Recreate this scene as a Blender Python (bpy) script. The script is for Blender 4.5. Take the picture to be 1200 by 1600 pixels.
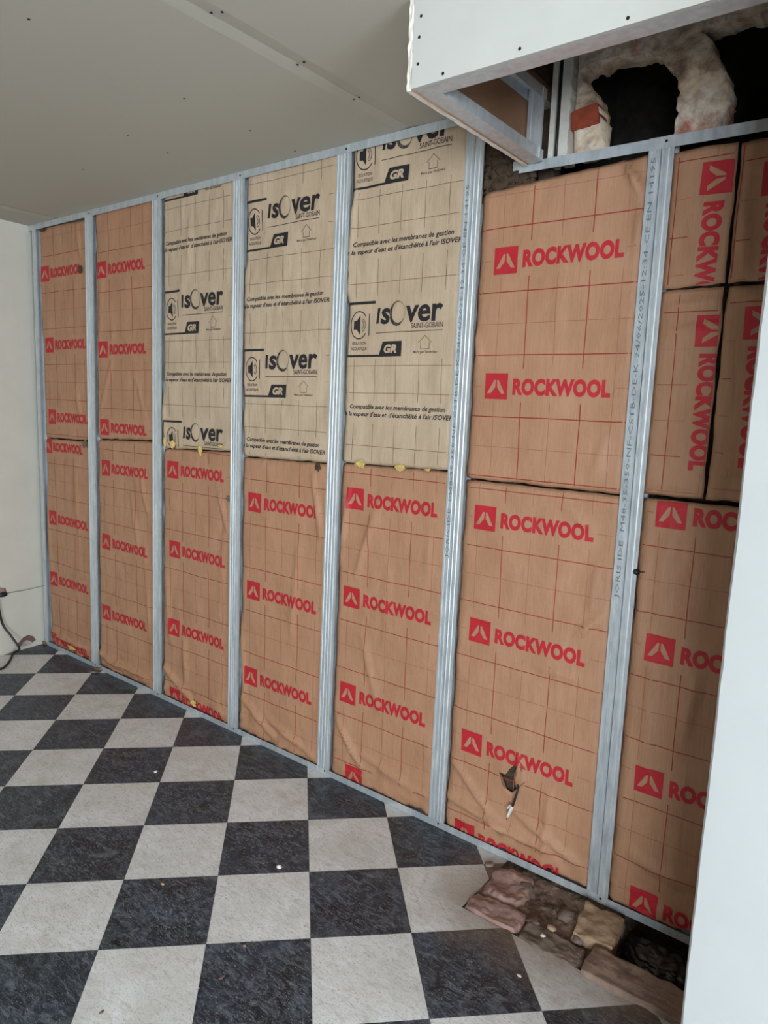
import bpy, bmesh, math, random
import numpy as np
from mathutils import Vector, Matrix, noise

random.seed(7)
for o in list(bpy.data.objects):
    bpy.data.objects.remove(o)
scene = bpy.context.scene
COL = scene.collection

# ------------------------------------------------------------------ camera
# world: insulated wall = plane y 0 (stud faces), x to the right, z up, metres
FPX, YAW, PITCH, ROLL = 1102.5, -0.6556, -0.1504, 0.0367
CAM = Vector((0.0, -2.081, 1.5568))
_fw = Vector((math.sin(YAW) * math.cos(PITCH), math.cos(YAW) * math.cos(PITCH), math.sin(PITCH)))
_rt = Vector((math.cos(YAW), -math.sin(YAW), 0))
_up = _rt.cross(_fw)
RT = math.cos(ROLL) * _rt + math.sin(ROLL) * _up
UP = -math.sin(ROLL) * _rt + math.cos(ROLL) * _up
cd = bpy.data.cameras.new('camera')
cd.sensor_fit = 'VERTICAL'
cd.sensor_height = 32.0
cd.lens = FPX / 1600 * 32.0
cd.clip_start = 0.02
cam = bpy.data.objects.new('camera', cd)
COL.objects.link(cam)
m = Matrix.Identity(4)
for i in range(3):
    m[i][0], m[i][1], m[i][2], m[i][3] = RT[i], UP[i], -_fw[i], CAM[i]
cam.matrix_world = m
scene.camera = cam


def ray(px, py):
    return RT * ((px - 600) / FPX) + UP * (-(py - 800) / FPX) + _fw


def onY(px, py, y=0.022):
    d = ray(px, py)
    return CAM + d * ((y - CAM.y) / d.y)


def onZ(px, py, z=0.0):
    d = ray(px, py)
    return CAM + d * ((z - CAM.z) / d.z)


# ------------------------------------------------------------------ light
H = 2.5                                   # ceiling height
XR, YN = 3.0, -4.8                        # right wall, near wall (behind the camera)
world = bpy.data.worlds.new('world')
scene.world = world
world.use_nodes = True
wn = world.node_tree.nodes
wn['Background'].inputs[0].default_value = (0.75, 0.86, 1.0, 1)
wn['Background'].inputs[1].default_value = 1.0


def area(name, loc, rot, sx, sy, power, col):
    l = bpy.data.lights.new(name, 'AREA')
    l.shape = 'RECTANGLE'
    l.size, l.size_y, l.energy, l.color = sx, sy, power, col
    o = bpy.data.objects.new(name, l)
    o.location, o.rotation_euler = loc, rot
    COL.objects.link(o)
    return o


# daylight standing just outside the window openings behind the camera
area('daylight_window', (1.75, YN - 0.22, 1.35), (math.radians(90), 0, 0), 2.0, 1.6, 395, (0.84, 0.93, 1.0))
area('daylight_right_window', (XR + 0.22, -2.3, 1.25), (0, math.radians(90), 0), 1.7, 1.8, 225, (0.84, 0.93, 1.0))
vs = scene.view_settings
vs.view_transform = 'Standard'
vs.look = 'None'
vs.gamma = 1.0
vs.use_curve_mapping = False
vs.exposure = 0.0


# ------------------------------------------------------------------ helpers
def srgb(r, g, b):
    def f(c):
        c /= 255.0
        return c / 12.92 if c <= 0.04045 else ((c + 0.055) / 1.055) ** 2.4
    return (f(r), f(g), f(b), 1)


def obj(name, bm, mats, parent=None, smooth=False):
    if isinstance(bm, bmesh.types.BMesh):
        me = bpy.data.meshes.new(name)
        bm.to_mesh(me)
        bm.free()
    else:
        me = bm
    if not isinstance(mats, (list, tuple)):
        mats = [mats]
    if len(me.materials) == 0:
        for mt in mats:
            me.materials.append(mt)
    if smooth:
        for p in me.polygons:
            p.use_smooth = True
    o = bpy.data.objects.new(name, me)
    COL.objects.link(o)
    if parent:
        o.parent = parent
    return o


def tag(o, label, cat, group=None):
    o['label'] = label
    o['category'] = cat
    if group:
        o['group'] = group
    return o


def struct(o):
    o['kind'] = 'structure'
    return o


def thing(name, label, cat, loc=(0, 0, 0), group=None):
    o = bpy.data.objects.new(name, None)
    o.empty_display_size = 0.05
    COL.objects.link(o)
    o.location = loc
    return tag(o, label, cat, group)


def box(bm, x0, x1, y0, y1, z0, z1, mi=0):
    v = [bm.verts.new(p) for p in ((x0, y0, z0), (x1, y0, z0), (x1, y1, z0), (x0, y1, z0),
                                   (x0, y0, z1), (x1, y0, z1), (x1, y1, z1), (x0, y1, z1))]
    for f in ((3, 2, 1, 0), (4, 5, 6, 7), (0, 1, 5, 4), (1, 2, 6, 5), (2, 3, 7, 6), (3, 0, 4, 7)):
        fc = bm.faces.new([v[i] for i in f])
        fc.material_index = mi
    return v


def mbox(*a):
    bm = bmesh.new()
    box(bm, *a)
    return bm


def ribbon(pts, th):
    """closed outline of a bent sheet of thickness th following the 2-D polyline pts"""
    n = len(pts)
    off = []
    for i in range(n):
        a = Vector(pts[max(i - 1, 0)])
        b = Vector(pts[min(i + 1, n - 1)])
        if 0 < i < n - 1:
            d1 = (Vector(pts[i]) - a).normalized()
            d2 = (b - Vector(pts[i])).normalized()
            n1, n2 = Vector((-d1.y, d1.x)), Vector((-d2.y, d2.x))
            nn = (n1 + n2)
            nn = nn / max(0.3, nn.dot(n1)) if nn.length > 1e-6 else n1
        else:
            d1 = (b - a).normalized()
            nn = Vector((-d1.y, d1.x))
        off.append(Vector(pts[i]) + nn * th)
    return [Vector(p) for p in pts] + off[::-1]


def extrude_section(bm, sec, l0, l1, fn):
    """sweep a 2-D closed section from l0 to l1; fn(u, v, l) -> point"""
    n = len(sec)
    a = [bm.verts.new(fn(p[0], p[1], l0)) for p in sec]
    b = [bm.verts.new(fn(p[0], p[1], l1)) for p in sec]
    for i in range(n):
        j = (i + 1) % n
        bm.faces.new((a[i], a[j], b[j], b[i]))
    h = n // 2
    for i in range(h - 1):
        for r in (a, b):
            bm.faces.new((r[i], r[i + 1], r[n - 2 - i], r[n - 1 - i]))
    bmesh.ops.recalc_face_normals(bm, faces=bm.faces[:])


def tube(pts, r, seg=8, bm=None, close=True):
    bm = bm or bmesh.new()
    P = [Vector(p) for p in pts]
    rings = []
    up = Vector((0, 0, 1))
    for i, p in enumerate(P):
        t = (P[min(i + 1, len(P) - 1)] - P[max(i - 1, 0)]).normalized()
        a = t.cross(up)
        if a.length < 1e-3:
            a = t.cross(Vector((1, 0, 0)))
        a.normalize()
        b = t.cross(a)
        rr = r[i] if isinstance(r, (list, tuple)) else r
        rings.append([bm.verts.new(p + (a * math.cos(k * 2 * math.pi / seg) + b * math.sin(k * 2 * math.pi / seg)) * rr) for k in range(seg)])
    for i in range(len(rings) - 1):
        for k in range(seg):
            bm.faces.new((rings[i][k], rings[i][(k + 1) % seg], rings[i + 1][(k + 1) % seg], rings[i + 1][k]))
    if close:
        bm.faces.new(rings[0][::-1])
        bm.faces.new(rings[-1])
    bmesh.ops.recalc_face_normals(bm, faces=bm.faces[:])
    return bm


def spline(pts, n=8):
    P = [Vector(p) for p in pts]
    out = []
    for i in range(len(P) - 1):
        p0, p1, p2, p3 = P[max(i - 1, 0)], P[i], P[i + 1], P[min(i + 2, len(P) - 1)]
        for k in range(n):
            t = k / n
            out.append(0.5 * ((2 * p1) + (p2 - p0) * t + (2 * p0 - 5 * p1 + 4 * p2 - p3) * t * t + (3 * p1 - p0 - 3 * p2 + p3) * t ** 3))
    out.append(P[-1])
    return out


def lump(cx, cy, cz, sx, sy, sz, seed, rough=0.25, sub=2, rz=0.0, boxy=0.0):
    """an irregular stone / crumb"""
    bm = bmesh.new()
    bmesh.ops.create_icosphere(bm, subdivisions=sub, radius=1)
    for v in bm.verts:
        p = v.co.copy()
        if boxy:
            q = p / max(abs(p.x), abs(p.y), abs(p.z))
            p = p.lerp(q, boxy)
        k = 1 + rough * noise.noise(p * 1.7 + Vector((seed * 3.1, seed, 0))) + rough * 0.4 * noise.noise(p * 5 + Vector((seed, 0, seed * 2.3)))
        p = p * k
        p = Vector((p.x * sx, p.y * sy, p.z * sz))
        c, s = math.cos(rz), math.sin(rz)
        v.co = Vector((cx + p.x * c - p.y * s, cy + p.x * s + p.y * c, cz + p.z))
    return bm


# ------------------------------------------------------------------ materials
def mat(name):
    mt = bpy.data.materials.new(name)
    mt.use_nodes = True
    nt = mt.node_tree
    return mt, nt, nt.nodes['Principled BSDF']


def nd(nt, t, **kw):
    n = nt.nodes.new(t)
    for k, v in kw.items():
        setattr(n, k, v)
    return n


def ramp(nt, src, stops):
    r = nd(nt, 'ShaderNodeValToRGB')
    e = r.color_ramp.elements
    while len(e) < len(stops):
        e.new(0.5)
    for i, (p, c) in enumerate(stops):
        e[i].position = p
        e[i].color = c
    nt.links.new(src, r.inputs[0])
    return r.outputs[0]


def noise_tex(nt, scale, detail=4, rough=0.55, vec=None, dist=0.0):
    n = nd(nt, 'ShaderNodeTexNoise')
    n.inputs['Scale'].default_value = scale
    n.inputs['Detail'].default_value = detail
    n.inputs['Roughness'].default_value = rough
    n.inputs['Distortion'].default_value = dist
    if vec is not None:
        nt.links.new(vec, n.inputs['Vector'])
    return n.outputs[0]


def coords(nt, kind='Object', scale=(1, 1, 1), rand=False, rot=(0, 0, 0)):
    tc = nd(nt, 'ShaderNodeTexCoord')
    mp = nd(nt, 'ShaderNodeMapping')
    mp.inputs['Scale'].default_value = scale
    mp.inputs['Rotation'].default_value = rot
    nt.links.new(tc.outputs[kind], mp.inputs[0])
    if rand:
        oi = nd(nt, 'ShaderNodeObjectInfo')
        ml = nd(nt, 'ShaderNodeMath', operation='MULTIPLY')
        ml.inputs[1].default_value = 37.0
        nt.links.new(oi.outputs['Random'], ml.inputs[0])
        cb = nd(nt, 'ShaderNodeCombineXYZ')
        for k in range(3):
            nt.links.new(ml.outputs[0], cb.inputs[k])
        nt.links.new(cb.outputs[0], mp.inputs['Location'])
    return mp.outputs[0]


def mixc(nt, fac, a, b, blend='MIX'):
    n = nd(nt, 'ShaderNodeMix', data_type='RGBA', blend_type=blend)
    for i, v in ((0, fac), (6, a), (7, b)):
        if hasattr(v, 'is_linked') or hasattr(v, 'links'):
            nt.links.new(v, n.inputs[i])
        else:
            n.inputs[i].default_value = v
    return n.outputs[2]


def bump(nt, bs, h, strength, dist=0.01):
    b = nd(nt, 'ShaderNodeBump')
    b.inputs['Strength'].default_value = strength
    b.inputs['Distance'].default_value = dist
    nt.links.new(h, b.inputs['Height'])
    nt.links.new(b.outputs[0], bs.inputs['Normal'])


def simple(name, col, rough=0.7, metal=0.0, var=0.12, scale=14, bmp=0.0, kind='Object', rand=False, stretch=(1, 1, 1), spec=0.5):
    mt, nt, bs = mat(name)
    v = coords(nt, kind, stretch, rand)
    n = noise_tex(nt, scale, 5, 0.6, v)
    c0 = [max(0, c * (1 - var)) for c in col[:3]] + [1]
    c1 = [min(1, c * (1 + var)) for c in col[:3]] + [1]
    nt.links.new(ramp(nt, n, [(0.3, c0), (0.7, c1)]), bs.inputs['Base Color'])
    bs.inputs['Roughness'].default_value = rough
    bs.inputs['Metallic'].default_value = metal
    bs.inputs['Specular IOR Level'].default_value = spec
    if bmp:
        bump(nt, bs, n, bmp)
    return mt


def kraft(name, lo, hi):
    mt, nt, bs = mat(name)
    fib = noise_tex(nt, 60, 3, 0.6, coords(nt, 'Object', (6, 1, 0.12)))
    fib2 = noise_tex(nt, 9, 4, 0.55, coords(nt, 'Object', (1, 1, 0.6)))
    mx = nd(nt, 'ShaderNodeMath', operation='ADD')
    nt.links.new(fib, mx.inputs[0])
    nt.links.new(fib2, mx.inputs[1])
    hf = nd(nt, 'ShaderNodeMath', operation='MULTIPLY')
    hf.inputs[1].default_value = 0.5
    nt.links.new(mx.outputs[0], hf.inputs[0])
    nt.links.new(ramp(nt, hf.outputs[0], [(0.36, lo), (0.62, hi)]), bs.inputs['Base Color'])
    bs.inputs['Roughness'].default_value = 0.55
    bs.inputs['Specular IOR Level'].default_value = 0.35
    cr = noise_tex(nt, 22, 6, 0.6, coords(nt, 'Object', (1.4, 1, 0.7)), 0.6)
    bump(nt, bs, cr, 0.5, 0.008)
    return mt


M = {}
M['kraft'] = kraft('kraft_paper_orange', srgb(170, 126, 96), srgb(185, 141, 111))
M['kraft_iso'] = kraft('kraft_paper_buff', srgb(184, 161, 135), srgb(202, 180, 155))
M['red'] = simple('red_print', srgb(186, 32, 46), 0.6, var=0.06)
M['red_line'] = simple('red_grid_line', srgb(150, 52, 40), 0.7, var=0.08)
M['red_faint'] = simple('faint_red_grid_line', srgb(162, 104, 80), 0.7, var=0.08)
M['black'] = simple('black_print', srgb(36, 33, 36), 0.6, var=0.1)
M['line_iso'] = simple('brown_grid_line', srgb(122, 92, 68), 0.7, var=0.08)
M['grey_print'] = simple('grey_print', srgb(105, 92, 80), 0.7, var=0.2)
M['stud_ink'] = simple('grey_stud_ink', srgb(112, 122, 132), 0.6, var=0.3, scale=300)
M['wool'] = simple('brown_mineral_wool', srgb(74, 58, 44), 0.95, var=0.5, scale=40, bmp=0.8)
M['wool_yellow'] = simple('yellow_glass_wool', srgb(214, 186, 116), 0.95, var=0.25, scale=60, bmp=0.6)
M['soot'] = simple('soot', srgb(44, 38, 34), 0.95, var=0.6, scale=18, bmp=0.8)
M['earth'] = simple('brown_earth', srgb(82, 66, 54), 0.95, var=0.55, scale=30, bmp=1.0)
def rubble_mat():
    mt, nt, bs = mat('earthy_rubble')
    v = coords(nt, 'Object')
    a = noise_tex(nt, 16, 6, 0.65, v)
    b = noise_tex(nt, 60, 4, 0.7, v)
    c = ramp(nt, a, [(0.3, srgb(64, 50, 42)), (0.5, srgb(108, 88, 74)), (0.68, srgb(140, 118, 104))])
    c = mixc(nt, ramp(nt, b, [(0.5, (0, 0, 0, 1)), (0.72, (0.7, 0.7, 0.7, 1))]), c, srgb(168, 148, 130))
    nt.links.new(c, bs.inputs['Base Color'])
    bs.inputs['Roughness'].default_value = 0.95
    bump(nt, bs, b, 0.9, 0.006)
    return mt


M['rubble'] = rubble_mat()
M['brick'] = simple('red_brick', srgb(158, 72, 48), 0.9, var=0.25, scale=30, bmp=0.4)
M['stone_tan'] = simple('tan_stone', srgb(170, 142, 116), 0.9, var=0.3, scale=22, bmp=0.7)
M['stone_pale'] = simple('pale_stone', srgb(142, 118, 104), 0.9, var=0.3, scale=26, bmp=0.6)
M['mortar_pink'] = simple('pink_mortar', srgb(154, 124, 115), 0.95, var=0.25, scale=18, bmp=0.8)
M['mortar_grey'] = simple('grey_mortar', srgb(112, 96, 86), 0.95, var=0.4, scale=22, bmp=0.9)
M['plaster_white'] = simple('white_gypsum', srgb(226, 222, 212), 0.9, var=0.08, scale=40, bmp=0.3)
M['board'] = simple('white_plasterboard_face', srgb(188, 188, 183), 0.75, var=0.03, scale=8, bmp=0.05)
M['board_back'] = simple('brown_plasterboard_liner', srgb(150, 112, 84), 0.85, var=0.08)
M['ceil'] = simple('plasterboard_ceiling', srgb(176, 172, 160), 0.8, var=0.03, scale=260, bmp=0.06)
M['dark'] = simple('dark_screw', srgb(44, 42, 42), 0.5, 0.6)
M['rubber'] = simple('black_rubber', srgb(26, 27, 30), 0.45)
M['plastic_white'] = simple('white_plastic', srgb(226, 222, 214), 0.4, var=0.04)
M['bag'] = simple('dark_plastic_film', srgb(52, 44, 38), 0.28, var=0.5, scale=9, bmp=0.5)
M['wood'] = simple('weathered_scrap', srgb(120, 100, 80), 0.9, var=0.3, stretch=(1, 6, 1), scale=20)
M['paint'] = simple('off_white_wall_paint', srgb(200, 197, 186), 0.8, var=0.04, scale=5, bmp=0.06)
M['bare'] = simple('bare_brown_plaster', srgb(150, 138, 124), 0.9, var=0.15, scale=4)
M['pillar'] = simple('white_plaster', srgb(196, 199, 200), 0.7, var=0.02, scale=6, bmp=0.05)
M['frame'] = simple('white_window_frame', srgb(238, 238, 236), 0.4, var=0.02)


def galvanised():
    mt, nt, bs = mat('galvanised_steel')
    v = coords(nt, 'Object', (1, 1, 0.25), True)
    n = noise_tex(nt, 45, 5, 0.65, v)
    nt.links.new(ramp(nt, n, [(0.3, srgb(188, 196, 202)), (0.7, srgb(220, 226, 230))]), bs.inputs['Base Color'])
    bs.inputs['Metallic'].default_value = 0.55
    nt.links.new(ramp(nt, n, [(0.3, (0.40, 0.40, 0.40, 1)), (0.7, (0.54, 0.54, 0.54, 1))]), bs.inputs['Roughness'])
    return mt


M['steel'] = galvanised()


def tile_mat(name, dark):
    mt, nt, bs = mat(name)
    v = coords(nt, 'Object', (1, 1, 1), True)
    vs_ = coords(nt, 'Object', (1, 3.2, 1), True, (0, 0, 0.6))
    big = noise_tex(nt, 6, 5, 0.6, v, 0.8)
    streak = noise_tex(nt, 24, 8, 0.78, vs_, 1.2)
    speck = noise_tex(nt, 120, 3, 0.65, vs_)
    if dark:
        base = ramp(nt, big, [(0.3, srgb(10, 13, 20)), (0.7, srgb(40, 49, 66))])
        st = ramp(nt, streak, [(0.49, (0, 0, 0, 1)), (0.66, (0.85, 0.85, 0.85, 1))])
        c = mixc(nt, st, base, srgb(116, 126, 136))
        sp = ramp(nt, speck, [(0.60, (0, 0, 0, 1)), (0.70, (0.75, 0.75, 0.75, 1))])
        c = mixc(nt, sp, c, srgb(178, 182, 180))
        wear = ramp(nt, noise_tex(nt, 11, 6, 0.7, v, 1.5), [(0.50, (0, 0, 0, 1)), (0.72, (0.55, 0.55, 0.55, 1))])
        c = mixc(nt, wear, c, srgb(112, 122, 132))
    else:
        base = ramp(nt, big, [(0.3, srgb(208, 207, 205)), (0.7, srgb(232, 233, 236))])
        st = ramp(nt, streak, [(0.47, (0, 0, 0, 1)), (0.70, (0.65, 0.65, 0.65, 1))])
        c = mixc(nt, st, base, srgb(164, 156, 144))
        sp = ramp(nt, speck, [(0.57, (0, 0, 0, 1)), (0.67, (0.7, 0.7, 0.7, 1))])
        c = mixc(nt, sp, c, srgb(124, 114, 102))
    # brown dust trodden out of the broken strip of floor
    tc = nd(nt, 'ShaderNodeNewGeometry')
    xyz = nd(nt, 'ShaderNodeSeparateXYZ')
    nt.links.new(tc.outputs['Position'], xyz.inputs[0])
    dn = noise_tex(nt, 11, 5, 0.6, tc.outputs['Position'])
    ya = nd(nt, 'ShaderNodeMath', operation='MULTIPLY_ADD')       # distance in front of the strip, made uneven
    ya.inputs[1].default_value = 0.24
    nt.links.new(dn, ya.inputs[0])
    nt.links.new(xyz.outputs[1], ya.inputs[2])
    yr = nd(nt, 'ShaderNodeMapRange')
    for k_, v_ in ((1, -0.36), (2, -0.16), (3, 0.0), (4, 0.65)):
        yr.inputs[k_].default_value = v_
    nt.links.new(ya.outputs[0], yr.inputs[0])
    xr = nd(nt, 'ShaderNodeMapRange')
    for k_, v_ in ((1, -1.16), (2, -0.98), (3, 0.0), (4, 1.0)):
        xr.inputs[k_].default_value = v_
    nt.links.new(xyz.outputs[0], xr.inputs[0])
    du = nd(nt, 'ShaderNodeMath', operation='MULTIPLY')
    nt.links.new(yr.outputs[0], du.inputs[0])
    nt.links.new(xr.outputs[0], du.inputs[1])
    c = mixc(nt, du.outputs[0], c, srgb(128, 106, 86))
    nt.links.new(c, bs.inputs['Base Color'])
    nt.links.new(ramp(nt, big, [(0.3, (0.34, 0.34, 0.34, 1)), (0.7, (0.5, 0.5, 0.5, 1))]), bs.inputs['Roughness'])
    bump(nt, bs, streak, 0.12, 0.003)
    return mt


M['tile_dark'] = tile_mat('dark_marbled_lino_tile', True)
M['tile_light'] = tile_mat('light_marbled_lino_tile', False)


def masonry_mat():
    mt, nt, bs = mat('old_chimney_plaster')
    v = coords(nt, 'Object')
    a = noise_tex(nt, 7, 6, 0.6, v)
    b = noise_tex(nt, 24, 5, 0.6, v)
    c = ramp(nt, a, [(0.32, srgb(140, 112, 96)), (0.44, srgb(216, 190, 160)), (0.55, srgb(236, 222, 204)), (0.66, srgb(186, 116, 96))])
    c = mixc(nt, ramp(nt, b, [(0.45, (0, 0, 0, 1)), (0.75, (0.7, 0.7, 0.7, 1))]), c, srgb(104, 84, 70))
    nt.links.new(c, bs.inputs['Base Color'])
    bs.inputs['Roughness'].default_value = 0.95
    bump(nt, bs, b, 0.7, 0.01)
    return mt


M['masonry'] = masonry_mat()
gm, gnt, gbs = mat('window_glass')
gt = nd(gnt, 'ShaderNodeBsdfTransparent')
gg = nd(gnt, 'ShaderNodeBsdfGlossy')
gg.inputs['Roughness'].default_value = 0.02
gx = nd(gnt, 'ShaderNodeMixShader')
gx.inputs[0].default_value = 0.07
gnt.links.new(gt.outputs[0], gx.inputs[1])
gnt.links.new(gg.outputs[0], gx.inputs[2])
gnt.links.new(gx.outputs[0], gnt.nodes['Material Output'].inputs[0])
M['glass'] = gm

# ------------------------------------------------------------------ lettering
_tc = {}


def text_mesh(txt, bold=0.0, shear=0.0, res=3, space=1.0):
    """filled letters, cap height about 0.7 em; returns (verts, faces) starting at x = 0"""
    key = (txt, bold, shear, res, space)
    if key in _tc:
        return _tc[key]
    cu = bpy.data.curves.new('t', 'FONT')
    cu.body = txt
    cu.offset = bold
    cu.shear = shear
    cu.resolution_u = res
    cu.space_character = space
    cu.fill_mode = 'FRONT'
    o = bpy.data.objects.new('t', cu)
    COL.objects.link(o)
    dg = bpy.context.evaluated_depsgraph_get()
    dg.update()
    me = bpy.data.meshes.new_from_object(o.evaluated_get(dg))
    vs = [(v.co.x, v.co.y) for v in me.vertices]
    fs = [tuple(p.vertices) for p in me.polygons]
    bpy.data.objects.remove(o)
    bpy.data.curves.remove(cu)
    bpy.data.meshes.remove(me)
    x0 = min(v[0] for v in vs)
    x1 = max(v[0] for v in vs)
    vs = [(v[0] - x0, v[1]) for v in vs]
    _tc[key] = (vs, fs, x1 - x0)
    return _tc[key]


class Print:
    """flat print collected in its own (u, v) metres, later laid on a surface"""
    def __init__(s):
        s.v, s.f, s.m, s.l = [], [], [], []

    def poly(s, pts, mi=0, layer=0):
        b = len(s.v)
        s.v += [tuple(p) for p in pts]
        s.l += [layer] * len(pts)
        s.f.append(tuple(range(b, b + len(pts))))
        s.m.append(mi)

    def rect(s, u0, v0, u1, v1, mi=0, layer=0):
        s.poly([(u0, v0), (u1, v0), (u1, v1), (u0, v1)], mi, layer)

    def text(s, txt, u, v, width=None, cap=0.02, mi=0, layer=0, **kw):
        vs, fs, w = text_mesh(txt, **kw)
        ky = cap / 0.7
        kx = width / w if width else ky
        b = len(s.v)
        s.v += [(u + p[0] * kx, v + p[1] * ky) for p in vs]
        s.l += [layer] * len(vs)
        for f in fs:
            s.f.append(tuple(b + i for i in f))
            s.m.append(mi)

    def ring(s, cu, cv, ro, ri, a0=0, a1=360, n=28, asp=1.0, mi=0, inner=(0, 0)):
        for k in range(n):
            t0, t1 = math.radians(a0 + (a1 - a0) * k / n), math.radians(a0 + (a1 - a0) * (k + 1) / n)
            s.poly([(cu + asp * ro * math.cos(t0), cv + ro * math.sin(t0)), (cu + asp * ro * math.cos(t1), cv + ro * math.sin(t1)),
                    (cu + inner[0] + asp * ri * math.cos(t1), cv + inner[1] + ri * math.sin(t1)),
                    (cu + inner[0] + asp * ri * math.cos(t0), cv + inner[1] + ri * math.sin(t0))], mi)

    def bm(s, fn, cell=0.0105, off=0.0015, step=0.0008):
        """fn(u, v, lift) -> 3-D point"""
        bm = bmesh.new()
        lay = bm.verts.layers.float.new('lay')
        vs = []
        for (u, v), l in zip(s.v, s.l):
            q = bm.verts.new((u, v, 0))
            q[lay] = l
            vs.append(q)
        for f, mi in zip(s.f, s.m):
            try:
                fc = bm.faces.new([vs[i] for i in f])
                fc.material_index = mi
            except ValueError:
                pass
        if cell:
            us = [p[0] for p in s.v]
            vv = [p[1] for p in s.v]
            for ax, lo, hi in ((0, min(us), max(us)), (1, min(vv), max(vv))):
                k = math.floor(lo / cell) + 1
                while k * cell < hi:
                    no = Vector((1, 0, 0)) if ax == 0 else Vector((0, 1, 0))
                    bmesh.ops.bisect_plane(bm, geom=bm.verts[:] + bm.edges[:] + bm.faces[:], dist=1e-6, plane_co=no * (k * cell), plane_no=no)
                    k += 1
        for q in bm.verts:
            q.co = fn(q.co.x, q.co.y, off + step * q[lay])
        return bm


def rockwool_print():
    p = Print()
    S = 0.084
    p.rect(0, 0, S, S, 0, 0)
    for sgn in (1, -1):
        pts = [(0.11, 0.22), (0.27, 0.22), (0.455, 0.46), (0.475, 0.74), (0.405, 0.74)]
        p.poly([((0.5 + sgn * (a - 0.5)) * S, b * S) for a, b in pts], 1, 1)
    p.text('ROCKWOOL', 0.103, 0.019, width=0.322, cap=0.046, bold=0.058, res=4, space=1.07)
    return p


ROCK = rockwool_print()


def isover_print():
    p = Print()                                        # 0.475 wide, 0.205 high, origin lower left
    p.rect(0, 0.193, 0.128, 0.203)                     # upper bar
    p.rect(0, 0, 0.0035, 0.203)                        # left rule
    p.rect(0, 0, 0.158, 0.008)                         # lower bar
    p.ring(0.055, 0.118, 0.052, 0.0475, 38, 322, 30, 0.78)
    p.rect(0.0995, 0.078, 0.1035, 0.158)
    p.rect(0.030, 0.102, 0.044, 0.134)
    p.poly([(0.044, 0.102), (0.060, 0.082), (0.060, 0.154), (0.044, 0.134)])
    p.ring(0.055, 0.118, 0.030, 0.0275, -52, 52, 12)
    p.ring(0.055, 0.118, 0.021, 0.0185, -52, 52, 10)
    for a in (-52, 52):
        t = math.radians(a)
        c, s_ = math.cos(t), math.sin(t)
        p.poly([(0.055 + 0.019 * c, 0.118 + 0.019 * s_ - 0.0012), (0.055 + 0.029 * c, 0.118 + 0.029 * s_ - 0.0012),
                (0.055 + 0.029 * c, 0.118 + 0.029 * s_ + 0.0012), (0.055 + 0.019 * c, 0.118 + 0.019 * s_ + 0.0012)])
    p.text('ISOLATION', 0.026, 0.046, width=0.062, cap=0.011, mi=1, bold=0.03)
    p.text('ACOUSTIQUE', 0.020, 0.026, width=0.074, cap=0.011, mi=1, bold=0.03)
    # word mark: short i, s, swoosh O, ver
    p.poly([(0.135, 0.120), (0.148, 0.120), (0.154, 0.176), (0.141, 0.176)])
    p.text('s', 0.157, 0.120, width=0.042, cap=0.078, bold=0.028, shear=0.08)
    p.ring(0.234, 0.152, 0.044, 0.0375, 0, 360, 40, 0.80, 1, (0.0040, 0.0020))
    p.ring(0.234, 0.152, 0.0445, 0.0365, 130, 300, 24, 0.80, 0, (0.0040, 0.0026))
    p.text('ver', 0.272, 0.121, width=0.160, cap=0.080, bold=0.026, shear=0.06)
    p.text('SAINT-GOBAIN', 0.300, 0.096, width=0.132, cap=0.018, bold=0.008)
    p.rect(0.135, 0.085, 0.432, 0.0872)
    p.poly([(0.150, 0), (0.258, 0), (0.260, 0.054), (0.172, 0.054)])
    p.text('GR', 0.178, 0.014, width=0.060, cap=0.027, mi=2, layer=1, bold=0.05, shear=0.25)
    ar = [(0.341, 0.022), (0.379, 0.022), (0.379, 0.045), (0.389, 0.045), (0.360, 0.071), (0.331, 0.045), (0.341, 0.045)]
    c = (0.360, 0.044)
    for k in range(len(ar)):
        a, b = ar[k], ar[(k + 1) % len(ar)]
        sh = lambda q: (q[0] + (c[0] - q[0]) * 0.11, q[1] + (c[1] - q[1]) * 0.11)
        p.poly([a, b, sh(b), sh(a)], 1)
    p.text("Mars par l'intérieur", 0.310, 0.009, width=0.104, cap=0.009, mi=1, bold=0.02)
    return p


ISO = isover_print()


def compat_print():
    p = Print()
    p.text('Compatible avec les membranes de gestion', 0.018, 0.028, width=0.44, cap=0.0165, bold=0.022, shear=0.2, res=2)
    p.text("de la vapeur d'eau et d'étanchéité à l'air ISOVER", -0.02, 0.0, width=0.51, cap=0.0165, bold=0.022, shear=0.2, res=2)
    return p


COMPAT = compat_print()

# ------------------------------------------------------------------ setting
SK = 0.1                                               # the left wall runs a little out of square


def xl(y):
    return -4.255 - SK * y


PIT = (-1.0, 1.0, -0.305)                              # broken strip: x0, x1, front y
bm = bmesh.new()
box(bm, -4.7, PIT[0], YN - 0.3, 0.4, -0.30, -0.003)
box(bm, PIT[0], XR + 0.2, YN - 0.3, PIT[2], -0.30, -0.003)
box(bm, PIT[1], XR + 0.2, PIT[2], 0.4, -0.30, -0.003)
box(bm, PIT[0], PIT[1], PIT[2], 0.4, -0.36, -0.30)
floor = struct(obj('floor', bm, M['mortar_grey']))


def clip(poly, n, d):
    out = []
    for i in range(len(poly)):
        a, b = poly[i], poly[(i + 1) % len(poly)]
        da, db = n[0] * a[0] + n[1] * a[1] - d, n[0] * b[0] + n[1] * b[1] - d
        if da <= 0:
            out.append(a)
        if da * db < 0:
            t = da / (da - db)
            out.append((a[0] + t * (b[0] - a[0]), a[1] + t * (b[1] - a[1])))
    return out if len(out) > 2 else []


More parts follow.
